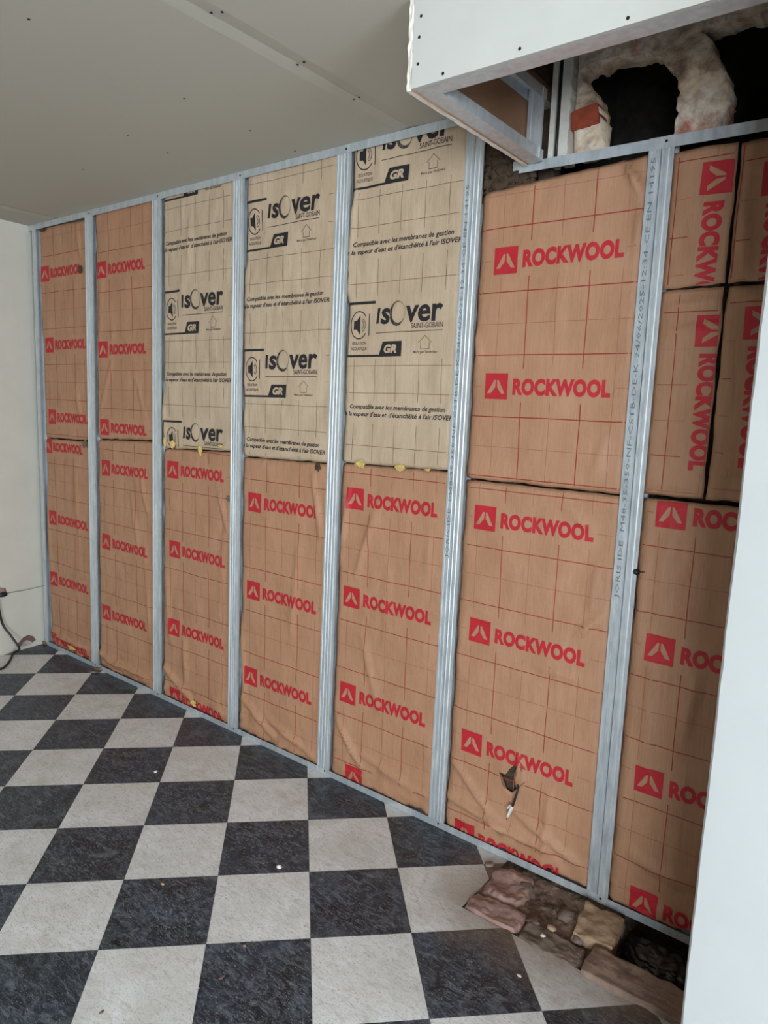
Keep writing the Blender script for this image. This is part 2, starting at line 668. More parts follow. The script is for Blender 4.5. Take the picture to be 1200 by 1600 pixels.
def parea(p):
    return abs(sum(p[i][0] * p[(i + 1) % len(p)][1] - p[(i + 1) % len(p)][0] * p[i][1] for i in range(len(p)))) / 2


TH, TX, TY, TS = 0.7782, -1.9016, -0.0674, 0.30
ct, st = math.cos(TH), math.sin(TH)
full = {}
far = bmesh.new()
for c in range(-22, 22):
    for r in range(-16, 22):
        g = 0.0007
        loc = [(TS * c + g, -TS * r - g), (TS * (c + 1) - g, -TS * r - g), (TS * (c + 1) - g, -TS * (r + 1) + g), (TS * c + g, -TS * (r + 1) + g)]
        P = [(TX + u * ct - v * st, TY + u * st + v * ct) for u, v in loc]
        Q = clip(P, (0, 1), 0.045)
        Q = clip(Q, (0, -1), -YN) if Q else Q
        Q = clip(Q, (1, 0), XR) if Q else Q
        Q = clip(Q, (-1, -SK), 4.255) if Q else Q
        if not Q or parea(Q) < 0.0004:
            continue
        # cut away the broken strip: left of it, in front of it, right of it
        parts = [clip(Q, (1, 0), PIT[0])]
        rest = clip(Q, (-1, 0), -PIT[0])
        if rest:
            parts.append(clip(rest, (0, 1), PIT[2]))
            rest = clip(rest, (0, -1), -PIT[2])
            if rest:
                parts.append(clip(rest, (-1, 0), -PIT[1]))
        parts = [p for p in parts if p and parea(p) > 0.0003]
        if not parts:
            continue
        if sum(parea(p) for p in parts) > 0.0888:
            parts = [P]
        dark = (c + r) % 2 == 0
        key = dark if parts == [P] else None
        cx = sum(p[0] for p in P) / 4
        cy = sum(p[1] for p in P) / 4
        if cx > 1.3 or cy < -3.0:                      # out of sight behind the camera: one mesh
            for p in parts:
                f = far.faces.new([far.verts.new((q[0], q[1], 0)) for q in p])
                f.material_index = 0 if dark else 1
            continue
        if key is not None and key in full:
            me = full[key]
        else:
            bm = bmesh.new()
            for p in parts:
                a = sum(p[i][0] * p[(i + 1) % len(p)][1] - p[(i + 1) % len(p)][0] * p[i][1] for i in range(len(p)))
                p = p if a > 0 else p[::-1]
                top = [bm.verts.new((q[0] - cx, q[1] - cy, 0)) for q in p]
                bot = [bm.verts.new((q[0] - cx, q[1] - cy, -0.0028)) for q in p]
                bm.faces.new(top)
                bm.faces.new(bot[::-1])
                for i in range(len(p)):
                    j = (i + 1) % len(p)
                    bm.faces.new((top[j], top[i], bot[i], bot[j]))
            me = bpy.data.meshes.new('tile')
            bm.to_mesh(me)
            bm.free()
            me.materials.append(M['tile_dark'] if dark else M['tile_light'])
            if key is not None:
                full[key] = me
        t = bpy.data.objects.new('tile', me)
        t.location = (cx, cy, random.uniform(-0.0002, 0.0002))
        t.parent = floor
        COL.objects.link(t)

bmesh.ops.recalc_face_normals(far, faces=far.faces[:])
obj('tile_field', far, [M['tile_dark'], M['tile_light']], floor)['kind'] = 'stuff'

# old wall behind the insulation, with the chimney flue open above the low rail at the right
struct(obj('wall_back', mbox(-4.7, -1.06, 0.12, 0.34, -0.3, 2.62), M['earth']))
struct(obj('wall_hearth', mbox(-1.06, XR + 0.2, 0.12, 0.34, -0.3, 2.26), M['earth']))
bm = bmesh.new()                                        # left wall
v = [bm.verts.new((xl(y) - dx, y, z)) for z in (-0.01, H + 0.05) for (dx, y) in ((0, 0.06), (0, YN - 0.2), (0.25, YN - 0.2), (0.25, 0.06))]
for f in ((0, 1, 5, 4), (1, 2, 6, 5), (2, 3, 7, 6), (3, 0, 4, 7), (4, 5, 6, 7), (3, 2, 1, 0)):
    bm.faces.new([v[i] for i in f])
bmesh.ops.recalc_face_normals(bm, faces=bm.faces[:])
wall_left = struct(obj('wall_left', bm, M['paint']))


def wall_with_window(name, axis, at, a0, a1, w0, w1, z0, z1):
    bm = bmesh.new()
    t = 0.2
    for (p, q, r, s) in ((a0, w0, -0.01, H + 0.05), (w1, a1, -0.01, H + 0.05), (w0, w1, -0.01, z0), (w0, w1, z1, H + 0.05)):
        if axis == 'x':
            box(bm, at, at + t, p, q, r, s)
        else:
            box(bm, p, q, at - t, at, r, s)
    return struct(obj(name, bm, M['bare']))


def window(name, axis, at, w0, w1, z0, z1):
    o = bpy.data.objects.new(name, None)
    COL.objects.link(o)
    struct(o)
    d0, d1 = (at + 0.08, at + 0.14) if axis == 'x' else (at - 0.14, at - 0.08)
    mid = (w0 + w1) / 2
    bm = bmesh.new()
    fw_ = 0.06
    for (p, q, r, s) in ((w0, w0 + fw_, z0, z1), (w1 - fw_, w1, z0, z1), (mid - fw_ / 2, mid + fw_ / 2, z0 + fw_, z1 - fw_), (w0 + fw_, w1 - fw_, z0, z0 + fw_), (w0 + fw_, w1 - fw_, z1 - fw_, z1)):
        if axis == 'x':
            box(bm, d0, d1, p, q, r, s)
        else:
            box(bm, p, q, d0, d1, r, s)
    obj('window_frame', bm, M['frame'], o)
    for (p, q) in ((w0 + fw_, mid - fw_ / 2), (mid + fw_ / 2, w1 - fw_)):
        c = (d0 + d1) / 2
        bm = mbox(c - 0.002, c + 0.002, p, q, z0 + fw_, z1 - fw_) if axis == 'x' else mbox(p, q, c - 0.002, c + 0.002, z0 + fw_, z1 - fw_)
        obj('pane', bm, M['glass'], o)


wall_with_window('wall_right', 'x', XR, YN - 0.2, 0.12, -3.2, -1.4, 0.4, 2.1)
window('window_2', 'x', XR, -3.2, -1.4, 0.4, 2.1)
wall_with_window('wall_near', 'y', YN, -4.2, XR + 0.2, 0.75, 2.75, 0.55, 2.15)
window('window_1', 'y', YN, 0.75, 2.75, 0.55, 2.15)

# white partition: its rough-edged end closes the right; splay invented to dim that face
bm = bmesh.new()
PX, PY0 = -0.243, -0.806
nz = 90
fr = []
for k in range(nz + 1):
    z = (H - 0.001) * k / nz
    j = 0.0022 * noise.noise(Vector((z * 9, 1.3, 0))) + 0.0016 * noise.noise(Vector((z * 31, 4.3, 0)))
    fr.append([bm.verts.new((x, y, z)) for x, y in ((PX + 0.005 + j, PY0 + 0.001), (0.029, -0.922), (XR, -0.922), (XR, -0.645), (-0.10, -0.645), (PX + 0.012 + j * 0.5, PY0 + 0.075), (PX + j * 0.5, PY0 + 0.010))])
n_ = len(fr[0])
for k in range(nz):
    for i in range(n_):
        bm.faces.new((fr[k][i], fr[k][(i + 1) % n_], fr[k + 1][(i + 1) % n_], fr[k + 1][i]))
bm.faces.new(fr[0])
bm.faces.new(fr[-1])
bmesh.ops.recalc_face_normals(bm, faces=bm.faces[:])
struct(obj('wall_partition', bm, M['pillar']))

# ceiling: plasterboards with tapered joints, screws dimpled into them
BX0, BX1, BY = -1.079, XR, -0.62                        # opening above the boxed-in chimney
bm = bmesh.new()
box(bm, -4.7, BX0, YN - 0.2, 0.34, H + 0.016, H + 0.06)
box(bm, BX0, XR + 0.2, YN - 0.2, BY, H + 0.016, H + 0.06)
ceiling = struct(obj('ceiling', bm, M['board_back']))


def ceiling_board(x0, x1, y0, y1, tl=True, tr=True):
    bm = bmesh.new()
    w, d = 0.045, 0.004
    xs = [(x0, d if tl else 0)] + ([(x0 + w, 0)] if tl else []) + ([(x1 - w, 0)] if tr else []) + [(x1, d if tr else 0)]
    lo = [[bm.verts.new((x, y, H + e)) for x, e in xs] for y in (y0, y1)]
    hi = [[bm.verts.new((x, y, H + 0.015)) for x, e in xs] for y in (y0, y1)]
    n = len(xs)
    for i in range(n - 1):
        bm.faces.new((lo[0][i], lo[1][i], lo[1][i + 1], lo[0][i + 1]))
        bm.faces.new((hi[0][i], hi[0][i + 1], hi[1][i + 1], hi[1][i]))
        bm.faces.new((lo[0][i], lo[0][i + 1], hi[0][i + 1], hi[0][i]))
        bm.faces.new((lo[1][i + 1], lo[1][i], hi[1][i], hi[1][i + 1]))
    bm.faces.new((lo[1][0], lo[0][0], hi[0][0], hi[1][0]))
    bm.faces.new((lo[0][-1], lo[1][-1], hi[1][-1], hi[0][-1]))
    bmesh.ops.recalc_face_normals(bm, faces=bm.faces[:])
    return obj('ceiling_board', bm, M['ceil'], ceiling)


for (y0, y1) in ((-1.3, 0.11), (-2.5, -1.302), (-3.7, -2.502), (YN, -3.702)):
    ceiling_board(-4.5, -3.951, y0, y1, False)
    ceiling_board(-3.949, -1.551, y0, y1)
    if y1 > 0:
        ceiling_board(-1.549, BX0, y0, y1, True, False)
        ceiling_board(BX0 + 0.001, XR, y0, BY, False, False)
    else:
        ceiling_board(-1.549, 0.849, y0, y1)
        ceiling_board(0.851, XR, y0, y1, True, False)


def disc(r, n=8):
    bm = bmesh.new()
    bmesh.ops.create_cone(bm, cap_ends=True, segments=n, radius1=r, radius2=r * 0.8, depth=0.0016)
    return bm


scr = bpy.data.meshes.new('screw')
b_ = disc(0.0042)
b_.to_mesh(scr)
b_.free()
scr.materials.append(M['dark'])


def screw(parent, loc, rot=(0, 0, 0)):
    o = bpy.data.objects.new('screw', scr)
    o.location, o.rotation_euler = loc, rot
    o.parent = parent
    COL.objects.link(o)
    return o


for px, py in ((330, 20), (347, 19), (465, 101), (475, 97), (553, 155), (561, 152), (288, 154), (391, 204), (262, 239), (461, 236), (130, 265), (200, 212), (45, 30)):
    p = onZ(px, py, H - 0.0002)
    screw(ceiling, p)

# ------------------------------------------------------------------ metal framing
TOPS = [onY(px, py, 0).x for px, py in ((54, 400), (137.5, 335), (244, 309), (372.5, 284), (537.5, 242), (743.5, 210), (1033.5, 236))]
BOTS = [onY(px, py, 0).x for px, py in ((71.5, 950), (148, 1032), (245, 1074), (363, 1122), (504.5, 1192), (681.5, 1275), (932.5, 1402))]
ZT = [2.33, 2.48, 2.48, 2.46, 2.464, 2.43, 2.273]
ZB = [0.24, 0.04, 0.05, 0.066, 0.048, 0.043, 0.015]


def sx(i, z):
    if i >= 7:
        return -0.08
    return BOTS[i] + (TOPS[i] - BOTS[i]) * (z - ZB[i]) / (ZT[i] - ZB[i])


def c_profile(sgn, w=0.0345):
    """half of a doubled stud: lip, front flange with two grooves, web, rear flange, lip"""
    fl = [(w - 0.001, 0.007), (w, 0.0), (w * 0.80, 0.0), (w * 0.76, 0.0014), (w * 0.64, 0.0014), (w * 0.56, 0.0), (w * 0.34, 0.0),
          (w * 0.29, 0.0014), (w * 0.17, 0.0014), (w * 0.11, 0.0), (0.0016, 0.0), (0.0008, 0.003), (0.0008, 0.047), (w, 0.047), (w - 0.001, 0.041)]
    return [(sgn * a, b) for a, b in fl]


ORD = ['first', 'second', 'third', 'fourth', 'fifth', 'sixth']
studs = []
for i in range(7):
    z0, z1 = 0.0025, (H - 0.0025 if i < 6 else 2.311)
    if i == 0:
        lab = 'narrow galvanised steel stud fixed against the white left wall'
    elif i == 5:
        lab = 'bright doubled galvanised stud with stamped marking, running up behind the corner of the boxed bulkhead'
    elif i == 6:
        lab = 'widest doubled galvanised stud with stamped marking, nearest to the white partition'
    else:
        lab = 'grooved doubled galvanised steel stud, %s one clear of the left wall' % ORD[i - 1]
    t = thing('metal_stud', lab, 'stud', (sx(i, 0), 0, 0), 'galvanised studs of the wall frame')
    studs.append(t)
    halves = (1,) if i == 0 else (-1, 1)
    for s in halves:
        bm = bmesh.new()
        sec = ribbon(c_profile(s), -0.0008 * s)
        if i == 0:
            base = sx(0, 0)
            fn = lambda u, v, l, b=base: Vector((max(sx(0, l) - 0.024 + u * 1.2, xl(0) + 0.001) - b, v, l))
        else:
            fn = lambda u, v, l, i=i: Vector((sx(i, l) + u - sx(i, 0), v, l))
        extrude_section(bm, sec, z0, z1, fn)
        obj('stud_profile', bm, M['steel'], t)
    if i in (5, 6):
        p = Print()
        if i == 6:
            p.text('JORIS IDE  M48-35-350-NF-CSTB-DE-K-24/06/2025-12:34-CE EN 14195', 0, 0, width=1.255, cap=0.0125, res=1, bold=0.0)
            zb = 1.005
        else:
            p.text('JORIS IDE  M48-35-350-NF-CSTB-DE-K-24/06/2025-12:34-CE EN 14195', 0, 0, width=1.25, cap=0.0125, res=1, bold=0.0)
            zb = 1.03
        bm = p.bm(lambda u, v, l, i=i, zb=zb: Vector((sx(i, zb + u) - sx(i, 0) - 0.013 - v, -l, zb + u)), 0, 0.0009)
        obj('stamped_marking', bm, M['stud_ink'], t)['kind'] = 'stuff'
    for zz in (0.018, z1 - 0.014):
        if i:
            screw(t, (sx(i, zz) - sx(i, 0) + 0.012, -0.0022, zz), (math.radians(90), 0, 0))


def track(name, x0, x1, z, up, label, y0=-0.0013, y1=0.0490, h=0.030, tilt=0.0, rear=True):
    """U track lying along x; up=True: flanges stand up (floor), else hang down"""
    s = 1 if up else -1
    sec = ribbon([(y0, s * h), (y0, 0), (y1, 0)] + ([(y1, s * h)] if rear else []), 0.0008 * s)
    bm = bmesh.new()
    extrude_section(bm, sec, x0, x1, lambda u, v, l: Vector((l, u, z + v + tilt * (l - x0))))
    o = obj(name, bm, M['steel'])
    return tag(o, label, 'track')


track('ceiling_track', xl(0) + 0.002, -1.100, H - 0.001, False, 'long galvanised track screwed under the ceiling above the insulation')
track('floor_track', xl(0) + 0.004, 0.62, 0.0013, True, 'long galvanised track lying along the floor below the insulation', h=0.026)
track('chimney_rail', -1.120, 0.9, 2.314, False, 'bright low galvanised rail crossing in front of the open chimney', tilt=-0.012, rear=False)
bm = bmesh.new()
extrude_section(bm, ribbon([(-0.0, -0.028), (-0.0, 0), (0.040, 0), (0.040, -0.028)], -0.0008), -1.148, -1.124, lambda u, v, l: Vector((l, u + 0.012, 2.326 + v)))
tag(obj('track_offcut', bm, M['steel']), 'short track offcut at the left end of the low chimney rail', 'track')

# ------------------------------------------------------------------ insulation panels


def seg_dist(x, z, a, b):
    ax, az, bx, bz = a[0], a[1], b[0], b[1]
    dx, dz = bx - ax, bz - az
    L2 = dx * dx + dz * dz
    t = max(0, min(1, ((x - ax) * dx + (z - az) * dz) / L2))
    px, pz = ax + t * dx, az + t * dz
    dd = math.hypot(x - px, z - pz)
    return dd, t


class Panel:
    """a wool batt with its printed paper facing"""
    def __init__(s, label, xL, xR, zb, zt, mat_, seed, folds=(), amp=1.0, hole=None, bottom=False, tear=0.004, group=None, y=0.015, tuck=0.010):
        s.xL, s.xR, s.zb, s.zt, s.seed, s.y = xL, xR, zb, zt, seed, y
        zm = (zb((xL(1.0) + xR(1.0)) / 2) + zt((xL(1.0) + xR(1.0)) / 2)) / 2
        s.root = thing('insulation_panel', label, 'insulation', (0, 0, 0), group)
        W = xR(zm) - xL(zm)
        Ht = zt((xL(zm) + xR(zm)) / 2) - zb((xL(zm) + xR(zm)) / 2)
        nx, nz = max(8, int(W / 0.0105)), max(8, int(Ht / 0.0115))
        s.nx, s.nz = nx, nz
        fo = [((onY(a, b).x, onY(a, b).z), (onY(c, d).x, onY(c, d).z), am, sg) for a, b, c, d, am, sg in folds]
        X = np.zeros((nz + 1, nx + 1))
        Z = np.zeros_like(X)
        Y = np.zeros_like(X)
        sd = seed * 7.13
        for j in range(nz + 1):
            for i in range(nx + 1):
                u, w = i / nx, j / nz
                z = zb(0) + w * Ht
                x0 = xL(z) + tear * 0.9 * noise.noise(Vector((z * 14, sd, 0.3)))
                x1 = xR(z) + tear * 0.9 * noise.noise(Vector((z * 14, sd, 5.3)))
                x = x0 + u * (x1 - x0)
                zb_, zt_ = zb(x), zt(x)
                zb_ += tear * noise.noise(Vector((x * 22, sd, 9.1)))
                zt_ += tear * 0.6 * noise.noise(Vector((x * 22, sd, 3.1)))
                z = zb_ + w * (zt_ - zb_)
                h = 0.0045 * amp * noise.noise(Vector((x * 7, z * 4.5, sd))) + 0.0026 * amp * noise.noise(Vector((x * 22, z * 9, sd + 3)))
                h += 0.0022 * amp * abs(noise.noise(Vector((x * 34, z * 16, sd + 8))))
                for a, b, am, sg in fo:
                    dd, t = seg_dist(x, z, a, b)
                    if dd < 3 * sg:
                        h += 2.0 * am * math.exp(-(dd / (sg * 0.85)) ** 2) * (0.35 + 0.65 * math.sin(math.pi * min(1, max(0, t * 0.9 + 0.05))))
                e = min(u, 1 - u) * W
                h -= tuck * math.exp(-(max(0.0, e - 0.006) / 0.007) ** 2)
                et = (1 - w) * Ht
                h -= tuck * 0.7 * math.exp(-(et / 0.009) ** 2)
                if bottom:
                    k = max(0.0, 1 - z / 0.17)
                    h += k * (0.020 * abs(noise.noise(Vector((x * 13, z * 24, sd + 1)))) + 0.004 * noise.noise(Vector((x * 40, z * 40, sd + 2))))
                    if z < 0.05:
                        h -= 0.006 * (1 - z / 0.05)
                else:
                    h -= tuck * 0.6 * math.exp(-(w * Ht / 0.009) ** 2)
                X[j, i], Z[j, i], Y[j, i] = x, z, y - h
        s.X, s.Z, s.Y = X, Z, Y
        bm = bmesh.new()
        vs_ = [[bm.verts.new((X[j, i], Y[j, i], Z[j, i])) for i in range(nx + 1)] for j in range(nz + 1)]
        for j in range(nz):
            for i in range(nx):
                bm.faces.new((vs_[j][i], vs_[j][i + 1], vs_[j + 1][i + 1], vs_[j + 1][i]))
        if hole:
            pts = [(p.x, p.z) for p in (onY(a, b, y) for a, b in hole)]
            n = len(pts)
            x0, x1 = min(p[0] for p in pts) - 0.02, max(p[0] for p in pts) + 0.02
            z0, z1 = min(p[1] for p in pts) - 0.02, max(p[1] for p in pts) + 0.02
            for k in range(n):
                a, b = pts[k], pts[(k + 1) % n]
                no = Vector((b[1] - a[1], 0, -(b[0] - a[0])))
                fs = [f for f in bm.faces if x0 < f.calc_center_median().x < x1 and z0 < f.calc_center_median().z < z1]
                g = list({v for f in fs for v in f.verts}) + list({e for f in fs for e in f.edges}) + fs
                bmesh.ops.bisect_plane(bm, geom=g, dist=1e-6, plane_co=(a[0], 0, a[1]), plane_no=no.normalized())

            def inside(q):
                r = False
                for k in range(n):
                    a, b = pts[k], pts[(k + 1) % n]
                    if (a[1] > q.z) != (b[1] > q.z) and q.x < (b[0] - a[0]) * (q.z - a[1]) / (b[1] - a[1]) + a[0]:
                        r = not r
                return r
            bmesh.ops.delete(bm, geom=[f for f in bm.faces if inside(f.calc_center_median())], context='FACES')
        o = obj('paper_facing', bm, mat_, s.root, True)
        sm = o.modifiers.new('thickness', 'SOLIDIFY')
        sm.thickness = 0.0005
        sm.offset = -1
        # wool batt behind the paper
        bm = bmesh.new()
        ni, nj = 10, 20
        f_, b_ = [], []
        for j in range(nj + 1):
            fr_, br_ = [], []
            for i in range(ni + 1):
                jj, ii = int(j * nz / nj), int(i * nx / ni)
                jig = 0.006 if (i in (0, ni) or j in (0, nj)) else 0
                x, z = X[jj, ii] + random.uniform(-1, 1) * jig * 0.5 + (0.014 if i == 0 else -0.014 if i == ni else 0), Z[jj, ii] + random.uniform(-1, 1) * jig
                z = max(z, 0.004)
                fr_.append(bm.verts.new((x, 0.0335 + random.uniform(0, 0.004), z)))
                br_.append(bm.verts.new((x, 0.112, z)))
            f_.append(fr_)
            b_.append(br_)
        for j in range(nj):
            for i in range(ni):
                bm.faces.new((f_[j][i], f_[j][i + 1], f_[j + 1][i + 1], f_[j + 1][i]))
                bm.faces.new((b_[j][i], b_[j + 1][i], b_[j + 1][i + 1], b_[j][i + 1]))
        for j in range(nj):
            for i in (0, ni):
                bm.faces.new((f_[j][i], f_[j + 1][i], b_[j + 1][i], b_[j][i]))
        for i in range(ni):
            for j in (0, nj):
                bm.faces.new((f_[j][i], f_[j][i + 1], b_[j][i + 1], b_[j][i]))
        bmesh.ops.recalc_face_normals(bm, faces=bm.faces[:])
        obj('wool_batt', bm, M['wool'], s.root)
        s.blocks = []

    def yat(s, x, z):
        # height of the paper at (x, z), bilinear in its own grid
        zc0, zc1 = s.Z[0, s.nx // 2], s.Z[-1, s.nx // 2]
        w = min(max((z - zc0) / (zc1 - zc0), 0), 1)
        j = min(int(w * s.nz), s.nz - 1)
        xa, xb = s.X[j, 0], s.X[j, -1]
        u = min(max((x - xa) / (xb - xa), 0), 1)
        i = min(int(u * s.nx), s.nx - 1)
        for _ in range(2):
            z0, z1 = s.Z[0, i], s.Z[-1, i]
            w = min(max((z - z0) / (z1 - z0), 0), 1)
            j = min(int(w * s.nz), s.nz - 1)
            xa, xb = s.X[j, 0], s.X[j, -1]
            u = min(max((x - xa) / (xb - xa), 0), 1)
            i = min(int(u * s.nx), s.nx - 1)
        fu, fw_ = u * s.nx - i, w * s.nz - j
        Y = s.Y
        return (Y[j, i] * (1 - fu) + Y[j, i + 1] * fu) * (1 - fw_) + (Y[j + 1, i] * (1 - fu) + Y[j + 1, i + 1] * fu) * fw_

    def lim(s, x, z):
        """keep print on the sheet"""
        zc = min(max(z, float(s.Z[0].min())), float(s.Z[-1].max()))
        j = int((zc - s.Z[0, s.nx // 2]) / (s.Z[-1, s.nx // 2] - s.Z[0, s.nx // 2]) * s.nz)
        j = min(max(j, 0), s.nz)
        return s.X[j, 0], s.X[j, -1]

    def put(s, pr, name, x, z, rot=0.0, mats=None, cut=True, cell=0.0105, block=None, clip_u=None):
        c, sn = math.cos(rot), math.sin(rot)
        us = [p[0] for p in pr.v]
        vv = [p[1] for p in pr.v]
        f3 = lambda u, v: (x + u * c - v * sn, z + u * sn + v * c)
        bm = pr.bm(lambda u, v, l: Vector((f3(u, v)[0], l, f3(u, v)[1])), cell)
        if clip_u:                                      # the fold in the paper swallows the rest
            bmesh.ops.bisect_plane(bm, geom=bm.verts[:] + bm.edges[:] + bm.faces[:], dist=1e-6, plane_co=(x + clip_u, 0, 0), plane_no=(1, 0, 0), clear_outer=True)
        # trim what runs off the sheet, under the studs or under the next sheet
        if cut:
            bnd = s.bounds()
            for no, co in bnd:
                bmesh.ops.bisect_plane(bm, geom=bm.verts[:] + bm.edges[:] + bm.faces[:], dist=1e-6, plane_co=co, plane_no=no, clear_outer=True)
        for v in bm.verts:
            v.co.y = s.yat(v.co.x, v.co.z) - v.co.y
        bmesh.ops.recalc_face_normals(bm, faces=bm.faces[:])
        if not bm.faces:
            bm.free()
        else:
            obj(name, bm, mats, s.root)
        b = block or (min(us) - 0.006, min(vv) - 0.006, max(us) + 0.006, max(vv) + 0.006)
        q = [f3(b[0], b[1]), f3(b[2], b[1]), f3(b[2], b[3]), f3(b[0], b[3])]
        s.blocks.append((min(p[0] for p in q), min(p[1] for p in q), max(p[0] for p in q), max(p[1] for p in q)))

    def bounds(s):
        xa0, xa1 = s.X[0, 0], s.X[-1, 0]
        xb0, xb1 = s.X[0, -1], s.X[-1, -1]
        za, zb_, zc, zd = s.Z[0, 0], s.Z[0, -1], s.Z[-1, 0], s.Z[-1, -1]
        e = 0.003
        out = []
        for (p, q, sg) in (((xa0 + e, za), (xa1 + e, zc), -1), ((xb0 - e, zb_), (xb1 - e, zd), 1), ((xa0, za + e), (xb0, zb_ + e), 1), ((xa1, zc - e), (xb1, zd - e), -1)):
            d = Vector((q[0] - p[0], 0, q[1] - p[1]))
            no = Vector((d.z, 0, -d.x)).normalized() * sg
            out.append((no, Vector((p[0], 0, p[1]))))
        return out

    def grid(s, x0, z0, pitch=0.1, wid=(0.0013, 0.0009), mats=None, strong_x=0, strong_z=0, iso=False, swap=False):
        bm = bmesh.new()
        zmin, zmax = float(s.Z[0].min()), float(s.Z[-1].max())
        xmin, xmax = float(s.X[:, 0].min()), float(s.X[:, -1].max())
        st_ = 0.012

        def ok(x, z):
            a, b = s.lim(x, z)
            if not (a + 0.004 < x < b - 0.004):
                return False
            i = min(max(int((x - a) / (b - a) * s.nx), 0), s.nx)
            if not (s.Z[0, i] + 0.004 < z < s.Z[-1, i] - 0.004):
                return False
            return not any(q[0] < x < q[2] and q[1] < z < q[3] for q in s.blocks)

        def run(horizontal, c, lo, hi, w, mi):
            n = int((hi - lo) / st_)
            ph = random.uniform(0, 50)
            for k in range(n):
                a, b = lo + k * st_, lo + (k + 1) * st_
                wob = lambda t: 0.0016 * noise.noise(Vector((t * 5, ph, c)))
                pa = (a, c + wob(a)) if horizontal else (c + wob(a), a)
                pb = (b, c + wob(b)) if horizontal else (c + wob(b), b)
                if not (ok(*pa) and ok(*pb)):
                    continue
                d = (0, w) if horizontal else (w, 0)
                quad = [(pa[0] - d[0], pa[1] - d[1]), (pb[0] - d[0], pb[1] - d[1]), (pb[0] + d[0], pb[1] + d[1]), (pa[0] + d[0], pa[1] + d[1])]
                f = bm.faces.new([bm.verts.new((q[0], s.yat(*q) - 0.0009, q[1])) for q in quad])
                f.material_index = mi
        k0 = int(math.floor((zmin - z0) / pitch))
        k1 = int(math.ceil((zmax - z0) / pitch))
        for k in range(k0, k1 + 1):
            big = (k + strong_z) % 2 == 0
            run(True, z0 + k * pitch, xmin, xmax, wid[0] if big else wid[1], 0 if big else 1)
        k0 = int(math.floor((xmin - x0) / pitch))
        k1 = int(math.ceil((xmax - x0) / pitch))
        for k in range(k0, k1 + 1):
            big = (k + strong_x) % 2 == 0
            run(False, x0 + k * pitch, zmin, zmax, wid[0] if big else wid[1], 0 if big else 1)
        bmesh.ops.recalc_face_normals(bm, faces=bm.faces[:])
        if bm.faces:
            obj('grid_print', bm, mats, s.root)['kind'] = 'stuff'
        else:
            bm.free()

    def tuft(s, px, py, w, h, seed, mt='wool_yellow'):
        p = onY(px, py, s.y - 0.006)
        bm = lump(p.x, p.y - 0.002, p.z, w, 0.006, h, seed, 0.8, 3, 0.0)
        obj('wool_tuft', bm, M[mt], s.root)


RM = None


def rock_logo(P, px, py, rot=0.0, clip_u=None):
    """lower-left corner of the red square at pixel (px, py)"""
    p = onY(px, py, 0.013)
    P.put(ROCK, 'logo_print', p.x, p.z, rot, [M['red'], M['kraft']], clip_u=clip_u)
    return p


def iso_logo(P, x, z, rot=0.0):
    P.put(ISO, 'logo_print', x, z, rot, [M['black'], M['grey_print'], M['kraft_iso']], block=(-0.004, -0.004, 0.475, 0.214))


def compat(P, x, z, rot=0.0):
    P.put(COMPAT, 'text_print', x, z, rot, [M['black']], block=(-0.03, -0.016, 0.52, 0.056))


G = 0.026                                              # sheets tuck a little way into the open sides of the studs


def Lf(i):
    if i == 0:
        return lambda z: sx(0, z) + 0.022
    return lambda z: sx(i, z) + G + 0.002


def Rf(i):
    return lambda z: sx(i, z) - G - 0.003


def const(v):
    return lambda x: v


def lin(px0, py0, px1, py1, y=0.02):
    a, b = onY(px0, py0, y), onY(px1, py1, y)
    return lambda x: a.z + (b.z - a.z) * (x - a.x) / (b.x - a.x)


